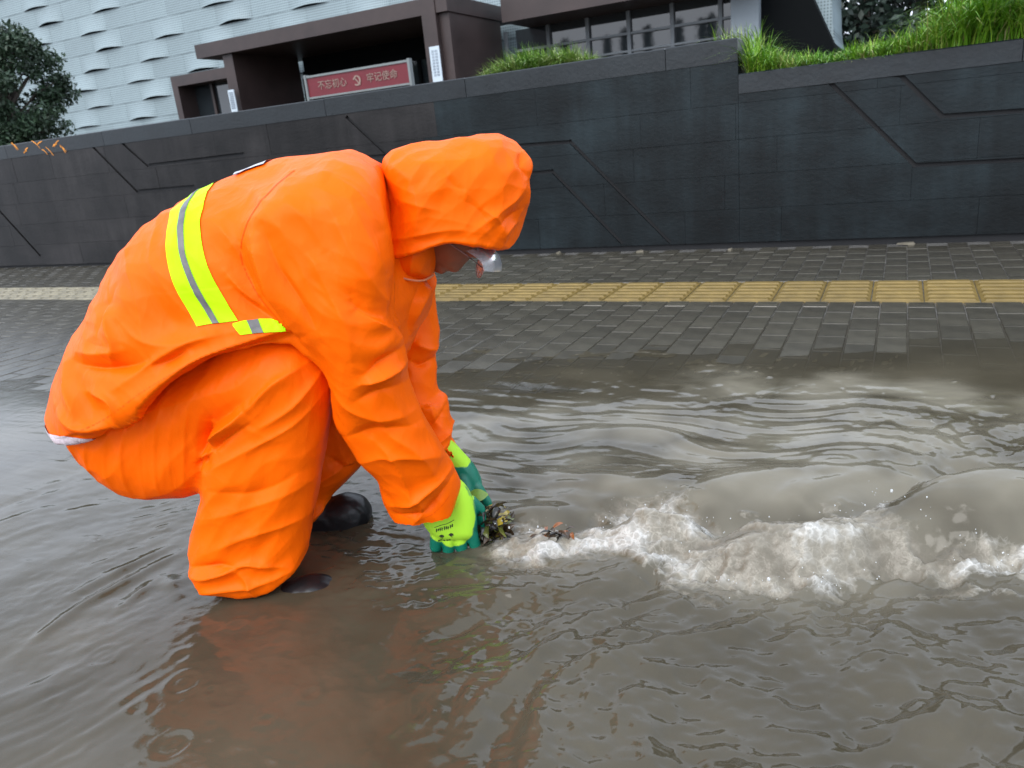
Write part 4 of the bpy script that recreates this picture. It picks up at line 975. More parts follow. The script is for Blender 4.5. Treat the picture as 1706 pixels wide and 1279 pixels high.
# --- jacket: torso, both sleeves
GJ = Grid((-.56, .10, -.30), (.56, .88, .30), .0055)
torso = [(-0.4357,0.3338),(-0.4311,0.3898),(-0.4053,0.4541),(-0.3579,0.5179),(-0.3049,0.5836),(-0.2572,0.6414),(-0.2085,0.6927),(-0.1479,0.7413),(-0.0775,0.7792),(0.0225,0.8059),(0.1202,0.8249),(0.2093,0.8319),(0.2366,0.8349),(0.2633,0.8281),(0.2835,0.8119),(0.3058,0.7948),(0.3276,0.731),(0.3356,0.6365),(0.3536,0.5715),(0.362,0.5377),(0.3387,0.4834),(0.3058,0.4355),(0.2369,0.3574),(0.1632,0.2969),(0.0658,0.197),(-0.0999,0.1306),(-0.319,0.1572),(-0.4066,0.2182),(-0.4116,0.2526),(-0.4275,0.2886)]
hem = [(-0.8399,0.4024),(-0.4224,0.36),(-0.3932,0.3533),(-0.3646,0.353),(-0.3336,0.3575),(-0.2766,0.3707),(-0.2288,0.3957),(-0.1807,0.4241),(-0.1278,0.4503),(-0.0761,0.4738),(-0.0322,0.4908),(0.0102,0.5018),(0.0575,0.51),(0.1268,0.5159),(0.2225,0.4061),(0.5466,0.1732),(0.6288,1.1201),(-0.5238,1.2327)]
sleeve = [(0.262,0.8178),(0.3115,0.7889),(0.3253,0.722),(0.3207,0.6494),(0.3049,0.5764),(0.3004,0.5282),(0.3175,0.5004),(0.3225,0.4588),(0.3176,0.3968),(0.3348,0.3245),(0.3572,0.2339),(0.3781,0.1664),(0.3751,0.0932),(0.3397,0.0331),(0.2735,0.0392),(0.2348,0.1026),(0.2187,0.1933),(0.1949,0.2371),(0.1802,0.2908),(0.1703,0.3323),(0.1716,0.3878),(0.1788,0.4562),(0.1564,0.516),(0.1182,0.5784),(0.0796,0.6451),(0.0684,0.7046),(0.1024,0.7775),(0.1906,0.8163)]
farsl = [(0.288,0.6396),(0.3482,0.5795),(0.3507,0.5113),(0.3482,0.4338),(0.3344,0.3572),(0.3289,0.2951),(0.3528,0.2743),(0.3504,0.2305),(0.3575,0.1846),(0.3659,0.1464),(0.3496,0.1147),(0.2787,0.1282),(0.2438,0.2349),(0.2044,0.3706),(0.1975,0.5108),(0.2318,0.6189)]
vs_ = np.array([.05, .20, .36, .50, .62, .74, .84]); ws_ = np.array([.085, .105, .155, .185, .175, .15, .10])
ft = GJ.inflate(torso, 0.0, lambda U, V_: .215 - .115 * sstep(.22, .42, U) - .02 * sstep(.68, .84, V_), .175, 2.3)
fa = GJ.inflate(sleeve, lambda U, V_: np.interp(V_, vs_, ws_), lambda U, V_: np.interp(V_, [.05, .25, .5, .8], [.062, .074, .086, .095]), .065)
cuffN = [(0.1351,0.24),(0.2065,0.1377),(0.2521,0.0942),(0.2886,0.0722),(0.327,0.0741),(0.3627,0.1056),(0.3832,0.1615),(0.4316,0.2374),(0.9234,0.4882),(0.7267,1.0321),(-0.297,1.1322),(-0.5257,0.3841)]
fa = np.maximum(fa, GJ.cut(cuffN))
fb = GJ.inflate(farsl, lambda U, V_: -np.interp(V_, vs_, ws_) + .015, .070, .055)
cuffF = [(0.1671,0.3364),(0.2876,0.2315),(0.3205,0.1887),(0.3418,0.1718),(0.3649,0.1456),(0.4123,0.123),(1.0968,0.4356),(0.7477,1.0576),(-0.3991,1.1697),(-0.6133,0.469)]
fb = np.maximum(fb, GJ.cut(cuffF))
ft = np.maximum(ft, GJ.cut(hem))
f = smin(ft, fa, .030); f = smin(f, fb, .02)
V, Fq = surface_nets(GJ, f); V = relax(V, Fq, 3); V, Fq = subdivide(V, Fq); V = relax(V, Fq, 1)
N_ = vnormals(V, Fq)
arm = sstep(-.012, .012, sample(GJ, ft, V) - sample(GJ, fa, V))
AF = [([(0.2434,0.7396),(0.2722,0.6598),(0.3013,0.5717),(0.3293,0.4804)], .008, .016, .022), ([(0.1927,0.6884),(0.2219,0.6118),(0.2431,0.5446),(0.2415,0.4663)], .007, .018, .014),
      ([(0.1016,0.7076),(0.1122,0.6545),(0.1317,0.5883),(0.1625,0.5192)], .012, .014, .018), ([(0.1261,0.7257),(0.1403,0.6622),(0.1741,0.5842),(0.1926,0.5163)], -.009, .014, .014),
      ([(0.2589,0.5758),(0.2789,0.5521),(0.294,0.523),(0.3177,0.4984)], .012, .008, .012), ([(0.257,0.5976),(0.2642,0.5753),(0.2915,0.542)], -.007, .008, .010),
      ([(0.256,0.4535),(0.2858,0.4676),(0.3236,0.4866)], -.011, .012, .012), ([(0.2458,0.4372),(0.2824,0.4451),(0.3254,0.4523)], .012, .010, .014), ([(0.2316,0.4037),(0.2727,0.4172),(0.3166,0.4129)], -.007, .012, .012),
      ([(0.1849,0.4258),(0.2178,0.3875),(0.2695,0.3586),(0.3251,0.3532)], .006, .014, .014), ([(0.1835,0.3194),(0.2614,0.3363),(0.3354,0.329)], -.006, .014, .014),
      ([(0.1992,0.2593),(0.2615,0.2787),(0.319,0.2666),(0.3618,0.2304)], .006, .012, .014), ([(0.2429,0.312),(0.2732,0.2775),(0.2877,0.2118),(0.2906,0.1457)], .008, .010, .014), ([(0.2688,0.3281),(0.3099,0.2865),(0.3409,0.2066)], .006, .010, .012),
      ([(0.2487,0.1498),(0.2933,0.1653),(0.3324,0.1878),(0.3645,0.2043)], .010, .010, .012), ([(0.2578,0.1288),(0.3008,0.1313),(0.3333,0.1481),(0.3712,0.1906)], -.009, .008, .008), ([(0.2855,0.1085),(0.3077,0.1373),(0.3061,0.1707)], .008, .007, .009),
      ([(0.1542,0.7634),(0.1998,0.7287),(0.2306,0.6638)], .004, .02, .02), ([(0.2764,0.7515),(0.2962,0.6782),(0.3076,0.6141)], .006, .012, .016), ([(0.2373,0.795),(0.2882,0.7603),(0.3184,0.6864)], .006, .012, .018)]
TF2 = [([(-0.2813,0.3866),(-0.2133,0.4062),(-0.1527,0.4451),(-0.0881,0.4816),(-0.0263,0.5097),(0.0546,0.5276),(0.1365,0.544)], .027, .030, .006), ([(-0.2366,0.3822),(-0.1694,0.4233),(-0.0925,0.4624),(-0.0306,0.4897),(0.0285,0.5077),(0.1257,0.5273)], -.010, .009, .007),
       ([(-0.1987,0.4636),(-0.1276,0.5026),(-0.0417,0.5393),(0.0369,0.5483)], .012, .020, .016), ([(-0.2934,0.5075),(-0.2288,0.4989),(-0.1615,0.5003),(-0.1227,0.5135)], -.014, .014, .010), ([(-0.2888,0.5242),(-0.2277,0.5239),(-0.1708,0.5296)], .008, .014, .014),
       ([(-0.262,0.4582),(-0.2196,0.4482),(-0.208,0.4271),(-0.2189,0.4068)], .011, .010, .012), ([(-0.3432,0.4309),(-0.3108,0.4039),(-0.2682,0.3925),(-0.2204,0.401)], .010, .014, .016), ([(-0.3192,0.4755),(-0.2934,0.426),(-0.2902,0.3959)], .009, .012, .014),
       ([(-0.2033,0.6159),(-0.1972,0.5769),(-0.1856,0.5367),(-0.205,0.5046)], .012, .014, .020), ([(-0.1806,0.6406),(-0.2076,0.5999),(-0.2273,0.5464)], -.006, .016, .016), ([(-0.1222,0.5021),(-0.0816,0.5095),(-0.0442,0.5284)], -.009, .010, .012),
       ([(-0.1784,0.586),(-0.1384,0.5488),(-0.0752,0.537),(0.0048,0.5514)], .008, .018, .018), ([(0.0051,0.7478),(0.053,0.7021),(0.0851,0.6253),(0.1257,0.5561)], .006, .016, .016),
       ([(0.043,0.6294),(0.0681,0.5946),(0.115,0.5572)], -.006, .008, .010), ([(0.0685,0.7006),(0.0704,0.6586),(0.0914,0.6031)], -.008, .012, .010), ([(0.0369,0.6513),(0.0619,0.6168),(0.0936,0.5867)], .006, .007, .009), ([(-0.0966,0.675),(-0.059,0.6071),(-0.0047,0.5579)], .004, .02, .02),
       ([(0.2467,0.8244),(0.2848,0.7985),(0.3085,0.7448)], .010, .012, .014), ([(0.2892,0.8263),(0.3101,0.7909),(0.319,0.7437)], -.010, .010, .010)]
D = folds(V, N_, AF, arm) + folds(V, N_, TF2, 1 - arm)
u, v, w = V.T
wp = .3 * vnoise(u * 8, v * 8, w * 8, seed=82)
D += .017 * (crease(u, v, w, -58, 4.5, 13, 81, wp) - .5) + .0075 * (crease(u, v, w, -35, 9, 27, 83, wp) - .5) * (.4 + .6 * sstep(-.3, .5, vnoise(u * 5, v * 5, w * 5, seed=84)))
D += (w < 0) * folds(V, N_, [([(0.2963,0.4254),(0.3202,0.4022),(0.3434,0.393)], .010, .012, .012), ([(0.2839,0.3848),(0.3089,0.3683),(0.3386,0.3766)], -.010, .010, .010), ([(0.2869,0.2553),(0.3124,0.238),(0.3508,0.2666)], -.010, .012, .010), ([(0.3067,0.194),(0.329,0.2038),(0.3588,0.2187)], .009, .010, .010), ([(0.3255,0.1627),(0.3453,0.1757),(0.3543,0.2045)], -.006, .008, .008)], near=False)
D += folds(V, N_, [([(0.3489,0.5725),(0.329,0.5143),(0.3164,0.4663)], -.006, .006, .008), ([(0.3699,0.5704),(0.3425,0.5251),(0.3249,0.484)], .006, .008, .008)], 1 - arm)
V = V + N_ * D[:, None]
jacket = person_obj('jacket', V, Fq, M_or, worker)
JV, JF, JN, JARM = V, Fq, vnormals(V, Fq), arm

# strips of tape: pieces of the jacket surface clipped along smooth lines and raised above it
def clip_region(V, Fq, N_, fields, lift, sel):
    """fields: list of per-vertex scalars, keep where every one is > 0"""
    keep = sel[Fq].all(1)
    for s_ in fields: keep &= (s_[Fq] > 0).any(1)
    A = [s_ for s_ in fields]; vo, fo = [], []
    for q in Fq[keep]:
        for tri in ((q[0], q[1], q[2]), (q[0], q[2], q[3])):
            poly = [(V[i] + N_[i] * lift, [s_[i] for s_ in A]) for i in tri]
            for c in range(len(A)):
                new = []
                for i in range(len(poly)):
                    a, b = poly[i], poly[(i + 1) % len(poly)]; sa, sb = a[1][c], b[1][c]
                    if sa > 0: new.append(a)
                    if sa * sb < 0:
                        t = sa / (sa - sb); new.append((a[0] + t * (b[0] - a[0]), [x + t * (y - x) for x, y in zip(a[1], b[1])]))
                poly = new
                if len(poly) < 3: break
            if len(poly) >= 3:
                n = len(vo); vo += [p[0] for p in poly]; fo.append(tuple(range(n, n + len(poly))))
    return vo, fo
def tape(name, m, fields, lift, sel, parent):
    vo, fo = clip_region(JV, JF, JN, fields, lift, sel)
    if not vo: return None
    vo = [(p[0], -p[2], p[1]) for p in vo]
    bm = bmesh.new(); bv = [bm.verts.new(p) for p in vo]
    for q in fo:
        try: bm.faces.new([bv[i] for i in q])
        except ValueError: pass
    bmesh.ops.remove_doubles(bm, verts=bm.verts, dist=2e-5)
    me = bpy.data.meshes.new(name); bm.to_mesh(me); bm.free(); me.materials.append(m)
    me.polygons.foreach_set('use_smooth', np.ones(len(me.polygons), dtype=bool))
    o = bpy.data.objects.new(name, me); COL.objects.link(o); o.parent = parent; return o
M_lime = cloth('lime_reflective_tape', (0.46, 0.90, 0.004), .45, .25)
M_silver = mat('grey_reflective_tape', (0.115, 0.115, 0.115), .4, .2, 60)
M_white_t = mat('pale_binding', (0.62, 0.52, 0.56), .7, .15, 200, .4, 500)
ln1 = catmull([(-0.0467,0.8031),(-0.0387,0.7622),(-0.0352,0.719),(-0.03,0.6769),(-0.0157,0.6266),(0.0054,0.5746),(0.0197,0.5444)], 6, False)
d1, s1, t1 = seg_dist(JV[:, 0], JV[:, 1], ln1); sd1 = d1 * s1
lim1 = [(-0.1625,1.0133),(0.1661,0.9811),(0.0893,0.5925),(0.0623,0.5657),(0.0187,0.5656),(-0.0198,0.5638),(-0.0702,0.5588),(-0.2888,0.5636)]
in1 = -poly_sd(JV[:, 0], JV[:, 1], lim1)
hw, gw_ = .0335, .0054
sel = JARM < .5
tape('lime_tape', M_lime, [hw - np.abs(sd1), in1], .0022, sel, jacket)
tape('silver_tape', M_silver, [gw_ - np.abs(sd1 + .002), in1], .0034, sel, jacket)
b2 = [(0.0353,0.5617),(0.0567,0.5651),(0.0838,0.5647),(0.1156,0.5604),(0.1302,0.5513),(0.1359,0.5408),(0.1119,0.5409),(0.0793,0.5419),(0.0487,0.5416)]
in2 = -poly_sd(JV[:, 0], JV[:, 1], b2)
x2 = [(0.0669,0.5564),(0.0862,0.5545)]
sel = sel & (JV[:, 2] > .02)
tape('lime_tape', M_lime, [in2], .0024, sel, jacket)
c2 = (x2[0][0] + x2[1][0]) / 2; h2 = abs(x2[1][0] - x2[0][0]) / 2
tape('silver_tape', M_silver, [in2, h2 - np.abs(JV[:, 0] - c2 - .35 * (b2[4][1] - JV[:, 1]))], .0036, sel, jacket)
hemd = -poly_sd(JV[:, 0], JV[:, 1], [q for q in hem])
lw = [(-0.436,0.3401),(-0.2734,0.363)]
tape('hem_binding', M_white_t, [.020 * np.clip((lw[1][0] - JV[:, 0]) / .05, 0, 1) - hemd, lw[1][0] - JV[:, 0]], .002, (JARM < .5) & (JN[:, 2] > -.4) & (hemd > -.02), jacket)
bp_ = [(0.0285,1.1145),(0.0894,1.1086)]
tape('back_patch', mat('grey_back_patch', (0.42, 0.42, 0.45), .4, .3, 90), [.5 * (bp_[1][0] - bp_[0][0]) - np.abs(JV[:, 0] - .5 * (bp_[0][0] + bp_[1][0])), .075 - np.abs(JV[:, 2] + .02), JN[:, 1] - .35], .004, JARM < .5, jacket)

M_seam = mat('orange_seam', (0.80, 0.095, 0.001), .6, spec=.15)
def seam(pl, hw_, m_arm=None):
    d_, s_, t_ = seg_dist(JV[:, 0], JV[:, 1], catmull(pl, 6, False)); sel_ = (JN[:, 2] > .05) & (d_ < .02)
    if m_arm is not None: sel_ &= m_arm
    tape('seam', M_seam, [hw_ - d_], .0009, sel_, jacket)
seam([(0.1706,0.8065),(0.1237,0.7664),(0.084,0.7145),(0.0673,0.6694),(0.083,0.6147),(0.1225,0.5509)], .0009)
seam([(-0.3183,0.3854),(-0.2521,0.4017),(-0.2003,0.4263),(-0.153,0.4533),(-0.0997,0.4793),(-0.0528,0.4998),(-0.0118,0.5151),(0.03,0.5256),(0.0752,0.5323)], .0010, JARM < .5)
seam([(0.2471,0.1392),(0.2869,0.1192),(0.3268,0.126),(0.362,0.1546)], .0010)
# --- collar
GC = Grid((.25, .50, -.14), (.52, .76, .14), .004)
col_p = [(0.2792,0.6613),(0.3513,0.6771),(0.3858,0.6565),(0.386,0.6218),(0.3776,0.5934),(0.3682,0.5754),(0.3375,0.576),(0.3034,0.5865),(0.2932,0.6134)]
f = GC.inflate(col_p, 0.0, .092, .05, 2.4)
V, Fq = surface_nets(GC, f); V = relax(V, Fq, 2); V, Fq = subdivide(V, Fq); N_ = vnormals(V, Fq)
V = V + N_ * (.005 * (worley(V[:, 0] * 22, V[:, 1] * 22, V[:, 2] * 22, seed=88) - .5) + folds(V, N_, [([(0.35,0.6411),(0.3416,0.6133),(0.3313,0.5889)], .004, .008, .008)]))[:, None]
collar = person_obj('collar', V, Fq, M_or, jacket)
be = [(0.3006,0.6012),(0.331,0.5866),(0.3591,0.5804),(0.3758,0.5834)]
bmv = MB()
cb = catmull(be, 6, False); wv_ = np.interp(np.linspace(0, 1, len(cb)), [0, .6, 1], [.092, .085, .045])
tube(bmv, [(p[0], -float(ww), p[1]) for p, ww in zip(cb, wv_)], [.0022] * len(cb), 6)
bmv.build('collar_piping', mat('collar_piping', (.62, .22, .10), .6), collar, True)

# --- hood: a hollow shell open below
GH = Grid((.24, .58, -.20), (.64, .88, .20), .004)
hood_o = [(0.305,0.7968),(0.319,0.8207),(0.3406,0.8292),(0.4012,0.8309),(0.4708,0.8318),(0.5194,0.8326),(0.5417,0.8249),(0.5696,0.8023),(0.5884,0.7793),(0.5901,0.76),(0.5828,0.7438),(0.5777,0.7134),(0.5651,0.68),(0.5496,0.6428),(0.5327,0.616),(0.5158,0.5721),(0.4613,0.5423),(0.3393,0.543),(0.2911,0.5716),(0.2877,0.6304),(0.2984,0.7119)]
fo_ = GH.inflate(hood_o, 0.0, lambda U, V_: .128 - .035 * sstep(.40, .58, U), .085, 2.4)
rim = [(0.2472,0.6333),(0.3043,0.6322),(0.3391,0.6356),(0.3626,0.6412),(0.3917,0.6462),(0.4147,0.6484),(0.4486,0.6474),(0.4762,0.6402),(0.5033,0.6285),(0.5218,0.621),(0.5404,0.6248),(0.5885,0.6303),(0.7267,1.0321),(0.1122,1.0922)]
fo_ = np.maximum(fo_, GH.cut(rim))
inner = GH.inflate(hood_o, 0.0, lambda U, V_: .118 - .035 * sstep(.40, .58, U), .085, 2.4) + .010
f = np.maximum(fo_, -inner)
V, Fq = surface_nets(GH, f); V = relax(V, Fq, 2); V, Fq = subdivide(V, Fq); V = relax(V, Fq, 1); N_ = vnormals(V, Fq)
outer = (sample(GH, inner, V) > .004).astype(float)
HF = [([(0.3161,0.6638),(0.3905,0.6732),(0.4355,0.6743),(0.4681,0.6655)], .005, .014, .010), ([(0.3326,0.7388),(0.3749,0.7239),(0.4175,0.7089)], .004, .012, .014), ([(0.4308,0.7719),(0.4446,0.7493),(0.4657,0.7419)], -.004, .012, .012),
      ([(0.4564,0.6612),(0.5043,0.6895),(0.5515,0.7174),(0.5763,0.747)], .006, .010, .016), ([(0.484,0.7078),(0.5142,0.6775),(0.5208,0.6326)], .006, .010, .012), ([(0.502,0.6677),(0.5313,0.6813),(0.5626,0.6946)], -.005, .010, .010), ([(0.5169,0.6497),(0.5352,0.6645),(0.5535,0.6682)], .005, .008, .008),
      ([(0.5687,0.7997),(0.5707,0.7725),(0.5772,0.7445)], -.006, .008, .008), ([(0.3386,0.7809),(0.4064,0.7953),(0.4934,0.792)], .003, .02, .02), ([(0.3697,0.7673),(0.3735,0.7132),(0.355,0.66)], .004, .016, .016), ([(0.453,0.727),(0.4834,0.7024),(0.4959,0.6628)], -.004, .012, .012),
      ([(0.3067,0.6379),(0.3526,0.6424),(0.4107,0.6546),(0.466,0.6469),(0.5201,0.6259)], .003, .006, .006)]
V = V + N_ * (folds(V, N_, HF, outer) + outer * (.014 * (crease(V[:, 0], V[:, 1], V[:, 2], -25, 7, 15, 90, 0) - .5) + .006 * (crease(V[:, 0], V[:, 1], V[:, 2], 40, 14, 34, 92, 0) - .5)))[:, None]
hood = person_obj('hood', V, Fq, M_or, worker)

# --- body: one continuous figure inside the clothes, head bent down under the hood
GB = Grid((-.50, -.06, -.26), (.62, .86, .26), .0045)
hc = [(0.4347,0.7044),(0.3787,0.5827),(0.4136,0.5792),(0.4033,0.5839),(0.4683,0.6006),(0.4511,0.6083),(0.294,0.7355),(0.2004,0.7447),(-0.2665,0.3524),(0.3903,0.5779),(0.4381,0.6011)]
C_h, C_chin, C_nose, C_mouth, C_brow, C_eye, C_nk, C_sp, C_pel, C_lip, C_bri = hc
f = GB.ell((C_h[0], C_h[1], 0), (.098, .082, .074), math.radians(38))
f = smin(f, GB.ell((.5 * C_h[0] + .5 * C_chin[0] + .012, .5 * C_h[1] + .5 * C_chin[1] + .008, 0), (.045, .058, .055), math.radians(-15)), .03)
f = smin(f, GB.cone((C_chin[0] + .01, C_chin[1] + .022, 0), (C_chin[0] + .004, C_chin[1] + .012, 0), .026, .015), .02)
f = smin(f, GB.cone((C_bri[0], C_bri[1] + .008, 0), (C_nose[0] + .003, C_nose[1] + .009, 0), .009, .0115), .012)
f = smin(f, GB.cone((C_nose[0] - .002, C_nose[1] + .013, .011), (C_nose[0] - .002, C_nose[1] + .013, -.011), .008, .008), .008)
f = smin(f, GB.cone((C_lip[0], C_lip[1] + .010, -.014), (C_lip[0], C_lip[1] + .010, .014), .0095, .0095), .006)
f = smin(f, GB.cone((C_mouth[0] + .002, C_mouth[1] + .013, -.013), (C_mouth[0] + .002, C_mouth[1] + .013, .013), .009, .009), .004)
f = smin(f, GB.cone((C_brow[0] - .004, C_brow[1] + .016, -.03), (C_brow[0] - .004, C_brow[1] + .016, .03), .012, .012), .012)
f = smin(f, GB.cone((C_h[0] - .03, C_h[1] - .01, 0), (C_nk[0] - .03, C_nk[1] - .02, 0), .05, .055), .03)
f = smin(f, GB.cone((C_nk[0] - .05, C_nk[1] - .06, 0), (C_sp[0] - .12, C_sp[1] - .12, 0), .07, .13), .05)
f = smin(f, GB.cone((C_sp[0] - .12, C_sp[1] - .12, 0), (C_pel[0] + .02, C_pel[1] + .03, 0), .13, .125), .05)
for s_ in (1, -1):
    f = smin(f, GB.cone((C_pel[0], C_pel[1], .075 * s_), (.105, .43, .130 * s_), .085, .05), .03)
    f = smin(f, GB.cone((.105, .43, .130 * s_), (-.07 if s_ > 0 else -.03, .03, .130 * s_), .055, .035), .02)
    sh = (.22, .68, .12 * s_); el_ = (.240, .46, .16) if s_ > 0 else (.265, .43, -.14); wr_ = (.335, .17, .095) if s_ > 0 else (.325, .20, -.09)
    re_ = .032 if s_ > 0 else .028
    f = smin(f, GB.cone(sh, el_, .05, re_), .03); f = smin(f, GB.cone(el_, wr_, re_, .026), .02)
V, Fq = surface_nets(GB, f); V = relax(V, Fq, 2)
person_obj('body', V, Fq, M_skin, worker)
# eyebrow, closed lid line and nostril of the near side of the face
M_hair = mat('dark_hair', (.012, .010, .009), .6)
M_plast = mat('clear_plastic_visor', (.85, .87, .90), .18, trans=.8, ior=1.15)
# clear brim under the front of the hood: a curved sheet with thickness
vb = [(0.4859,0.6288),(0.5254,0.6142),(0.4803,0.5764),(0.5081,0.587)]
nb_, nr_ = 24, 4; vv = []; vf = []
for side_ in (0, 1):
    base_ = len(vv)
    for i in range(nb_ + 1):
        t = -1 + 2 * i / nb_; back_ = .040 * t * t
        for k in range(nr_ + 1):
            q_ = k / nr_; a, c = vb[0], vb[3]
            x_ = a[0] + (c[0] - a[0]) * q_ + .010 * math.sin(q_ * 3.14) - back_ * (1 - .2 * q_); z_ = a[1] + (c[1] - a[1]) * q_ - .014 * (1 - t * t) * q_
            vv.append((x_ + .0012 * side_, -.080 * t, z_))
    for i in range(nb_):
        for k in range(nr_):
            a = base_ + i * (nr_ + 1) + k; f_ = (a, a + 1, a + nr_ + 2, a + nr_ + 1); vf.append(f_ if side_ else f_[::-1])
mesh_obj('clear_visor', vv, vf, M_plast, worker, True)
# glasses slipping down the nose
M_gfr = mat('spectacle_frame', (.30, .16, .14), .3)
M_lens = mat('spectacle_lens', (.8, .8, .82), .02, trans=.9, ior=1.4)
gc_ = [(0.4666,0.585)][0]
gl = empty('spectacles', (0, 0, 0), 0, worker)
for s_ in (1, -1):
    mb = MB(); ring = []
    for i in range(24):
        a = 2 * math.pi * i / 24; ring.append((gc_[0] + .010 * math.cos(a) * .75 + .004 * math.sin(a), -(s_ * .032 + .024 * math.cos(a) * .9), gc_[1] + .017 * math.sin(a)))
    tube(mb, ring + ring[:1], [.0012] * 25, 5); mb.build('rim', M_gfr, gl, True)
    mesh_obj('lens', ring + [(p[0] + .0012, p[1], p[2]) for p in ring], [tuple(range(24)), tuple(range(47, 23, -1))] + [(i, (i + 1) % 24, 24 + (i + 1) % 24, 24 + i) for i in range(24)], M_lens, gl)
mb = MB(); tube(mb, [(gc_[0] + .006, -.055, gc_[1] + .006), (gc_[0] - .02, -.072, gc_[1] + .035), (gc_[0] - .06, -.078, gc_[1] + .07)], [.0018] * 3, 6); mb.build('temple_arm', M_gfr, gl, True)

# --- boots
def boot(poly, w0, toe):
    lo = np.array(poly).min(0) - .03; hi = np.array(poly).max(0) + .03
    G = Grid((lo[0], lo[1], w0 - .07), (hi[0], hi[1], w0 + .07), .004)
    f = G.inflate(poly, w0, .045, .045, 2.4)
    V, Fq = surface_nets(G, f); V = relax(V, Fq, 3); N_ = vnormals(V, Fq)
    V = V + N_ * (.0015 * fbm(V[:, 0] * 40, V[:, 1] * 40, V[:, 2] * 40, seed=95, oct=2))[:, None]
    return person_obj('boot', V, Fq, M_boot, worker)
boot([(-0.0415,-0.0179),(-0.0003,0.0021),(0.056,0.012),(0.0954,0.0038),(0.1192,-0.0168),(0.1302,-0.0478),(0.1188,-0.087),(0.0842,-0.1349),(-0.0618,-0.1204)], .172, 0)
boot([(-0.0383,0.1304),(0.0301,0.1159),(0.0418,0.0605),(0.0813,0.0659),(0.1195,0.0544),(0.1384,0.0289),(0.1383,0.0004),(0.1227,-0.0349),(0.0861,-0.0637),(-0.0718,-0.0481),(-0.0797,0.0251)], -.10, 0)

# --- gloves: lime knit with green coated fingers
def glove_material():
    m = bpy.data.materials.new('work_glove'); m.use_nodes = True; nt = m.node_tree; b = nt.nodes['Principled BSDF']; L = nt.links.new
    at = nt.nodes.new('ShaderNodeAttribute'); at.attribute_name = 'coat'; tc = nt.nodes.new('ShaderNodeTexCoord')
    n = nt.nodes.new('ShaderNodeTexNoise'); n.inputs['Scale'].default_value = 90; L(tc.outputs['Object'], n.inputs[0])
    ad = nt.nodes.new('ShaderNodeMath'); ad.operation = 'MULTIPLY_ADD'; ad.inputs[1].default_value = .006; L(n.outputs['Fac'], ad.inputs[0]); L(at.outputs['Fac'], ad.inputs[2])
    mr = nt.nodes.new('ShaderNodeMapRange'); mr.inputs['From Min'].default_value = .0015; mr.inputs['From Max'].default_value = .0045; L(ad.outputs[0], mr.inputs[0])
    mx = nt.nodes.new('ShaderNodeMixRGB'); L(mr.outputs[0], mx.inputs[0]); mx.inputs[1].default_value = (0.40, 0.74, 0.03, 1); mx.inputs[2].default_value = (0.004, 0.17, 0.105, 1)
    L(mx.outputs[0], b.inputs['Base Color'])
    rr = nt.nodes.new('ShaderNodeMapRange'); rr.inputs['To Min'].default_value = .8; rr.inputs['To Max'].default_value = .28; L(mr.outputs[0], rr.inputs[0]); L(rr.outputs[0], b.inputs['Roughness'])
    w = nt.nodes.new('ShaderNodeTexWave'); w.inputs['Scale'].default_value = 150; w.inputs['Distortion'].default_value = 1.5; L(tc.outputs['Object'], w.inputs[0])
    bp = nt.nodes.new('ShaderNodeBump'); bp.inputs['Strength'].default_value = .25; bp.inputs['Distance'].default_value = .002; L(w.outputs['Fac'], bp.inputs['Height']); L(bp.outputs[0], b.inputs['Normal'])
    return m
M_glove = glove_material()
def set_attr(o, name, val):
    a = o.data.attributes.new(name, 'FLOAT', 'POINT'); a.data.foreach_set('value', np.asarray(val, dtype=np.float32))
def fingers(G, f, chains, k=.004):
    for ch in chains:
        g_ = None
        for a, b in zip(ch[:-1], ch[1:]):
            c = G.cone(a[:3], b[:3], a[3], b[3]); g_ = c if g_ is None else np.minimum(g_, c)
        f = smin(f, g_, k)
    return f
# near hand: back of the hand towards the viewer, fingers curling down and under into the leaves
q = [(0.3153,0.0355),(0.3395,0.023),(0.3649,0.0205),(0.3907,0.0323)]; m_ = [(0.3086,0.0073),(0.3352,-0.0085),(0.3646,-0.0128),(0.3946,0.0002)]; t_ = [(0.3133,-0.0238),(0.3418,-0.0386),(0.3718,-0.0415),(0.3999,-0.0265)]
palm = [(0.3293,0.1645),(0.3727,0.1603),(0.3947,0.1333),(0.4042,0.0948),(0.4045,0.0524),(0.3966,0.0274),(0.3687,0.0201),(0.3245,0.0274),(0.3022,0.044),(0.2895,0.0737),(0.2963,0.1055)]
lo = np.array(palm).min(0) - .06; hi = np.array(palm).max(0) + .05
GG = Grid((lo[0], lo[1], -.01), (hi[0] + .02, hi[1], .15), .003)
f = GG.inflate(palm, lambda U, V_: .078 + .02 * (V_ - .1), .030, .034, 2.3)
ch = [[(*q[i], .084, .0135), (*m_[i], .078, .0125), (*t_[i], .050, .0105), (t_[i][0] + .012, t_[i][1] + .004, .028, .0095)] for i in range(4)]
th = [(0.3956,0.0972),(0.4108,0.0715),(0.4115,0.0311)]
ch.append([(*th[0], .062, .014), (*th[1], .05, .0125), (*th[2], .045, .0105)])
f = fingers(GG, f, ch)
V, Fq = surface_nets(GG, f); V = relax(V, Fq, 2); V, Fq = subdivide(V, Fq)
near_glove = person_obj('glove', V, Fq, M_glove, worker)
edge_ = [(0.2717,0.0611),(0.3009,0.0397),(0.3244,0.023),(0.3484,0.0091),(0.3752,0.018),(0.3929,0.0377),(0.4036,0.0764),(0.4025,0.1114),(0.39,0.1444),(0.3704,0.1899)]
dd, ss, tt = seg_dist(V[:, 0], V[:, 1], edge_); coat = -dd * ss
coat = np.maximum(coat, .055 - V[:, 2] + .0)
set_attr(near_glove, 'coat', coat)
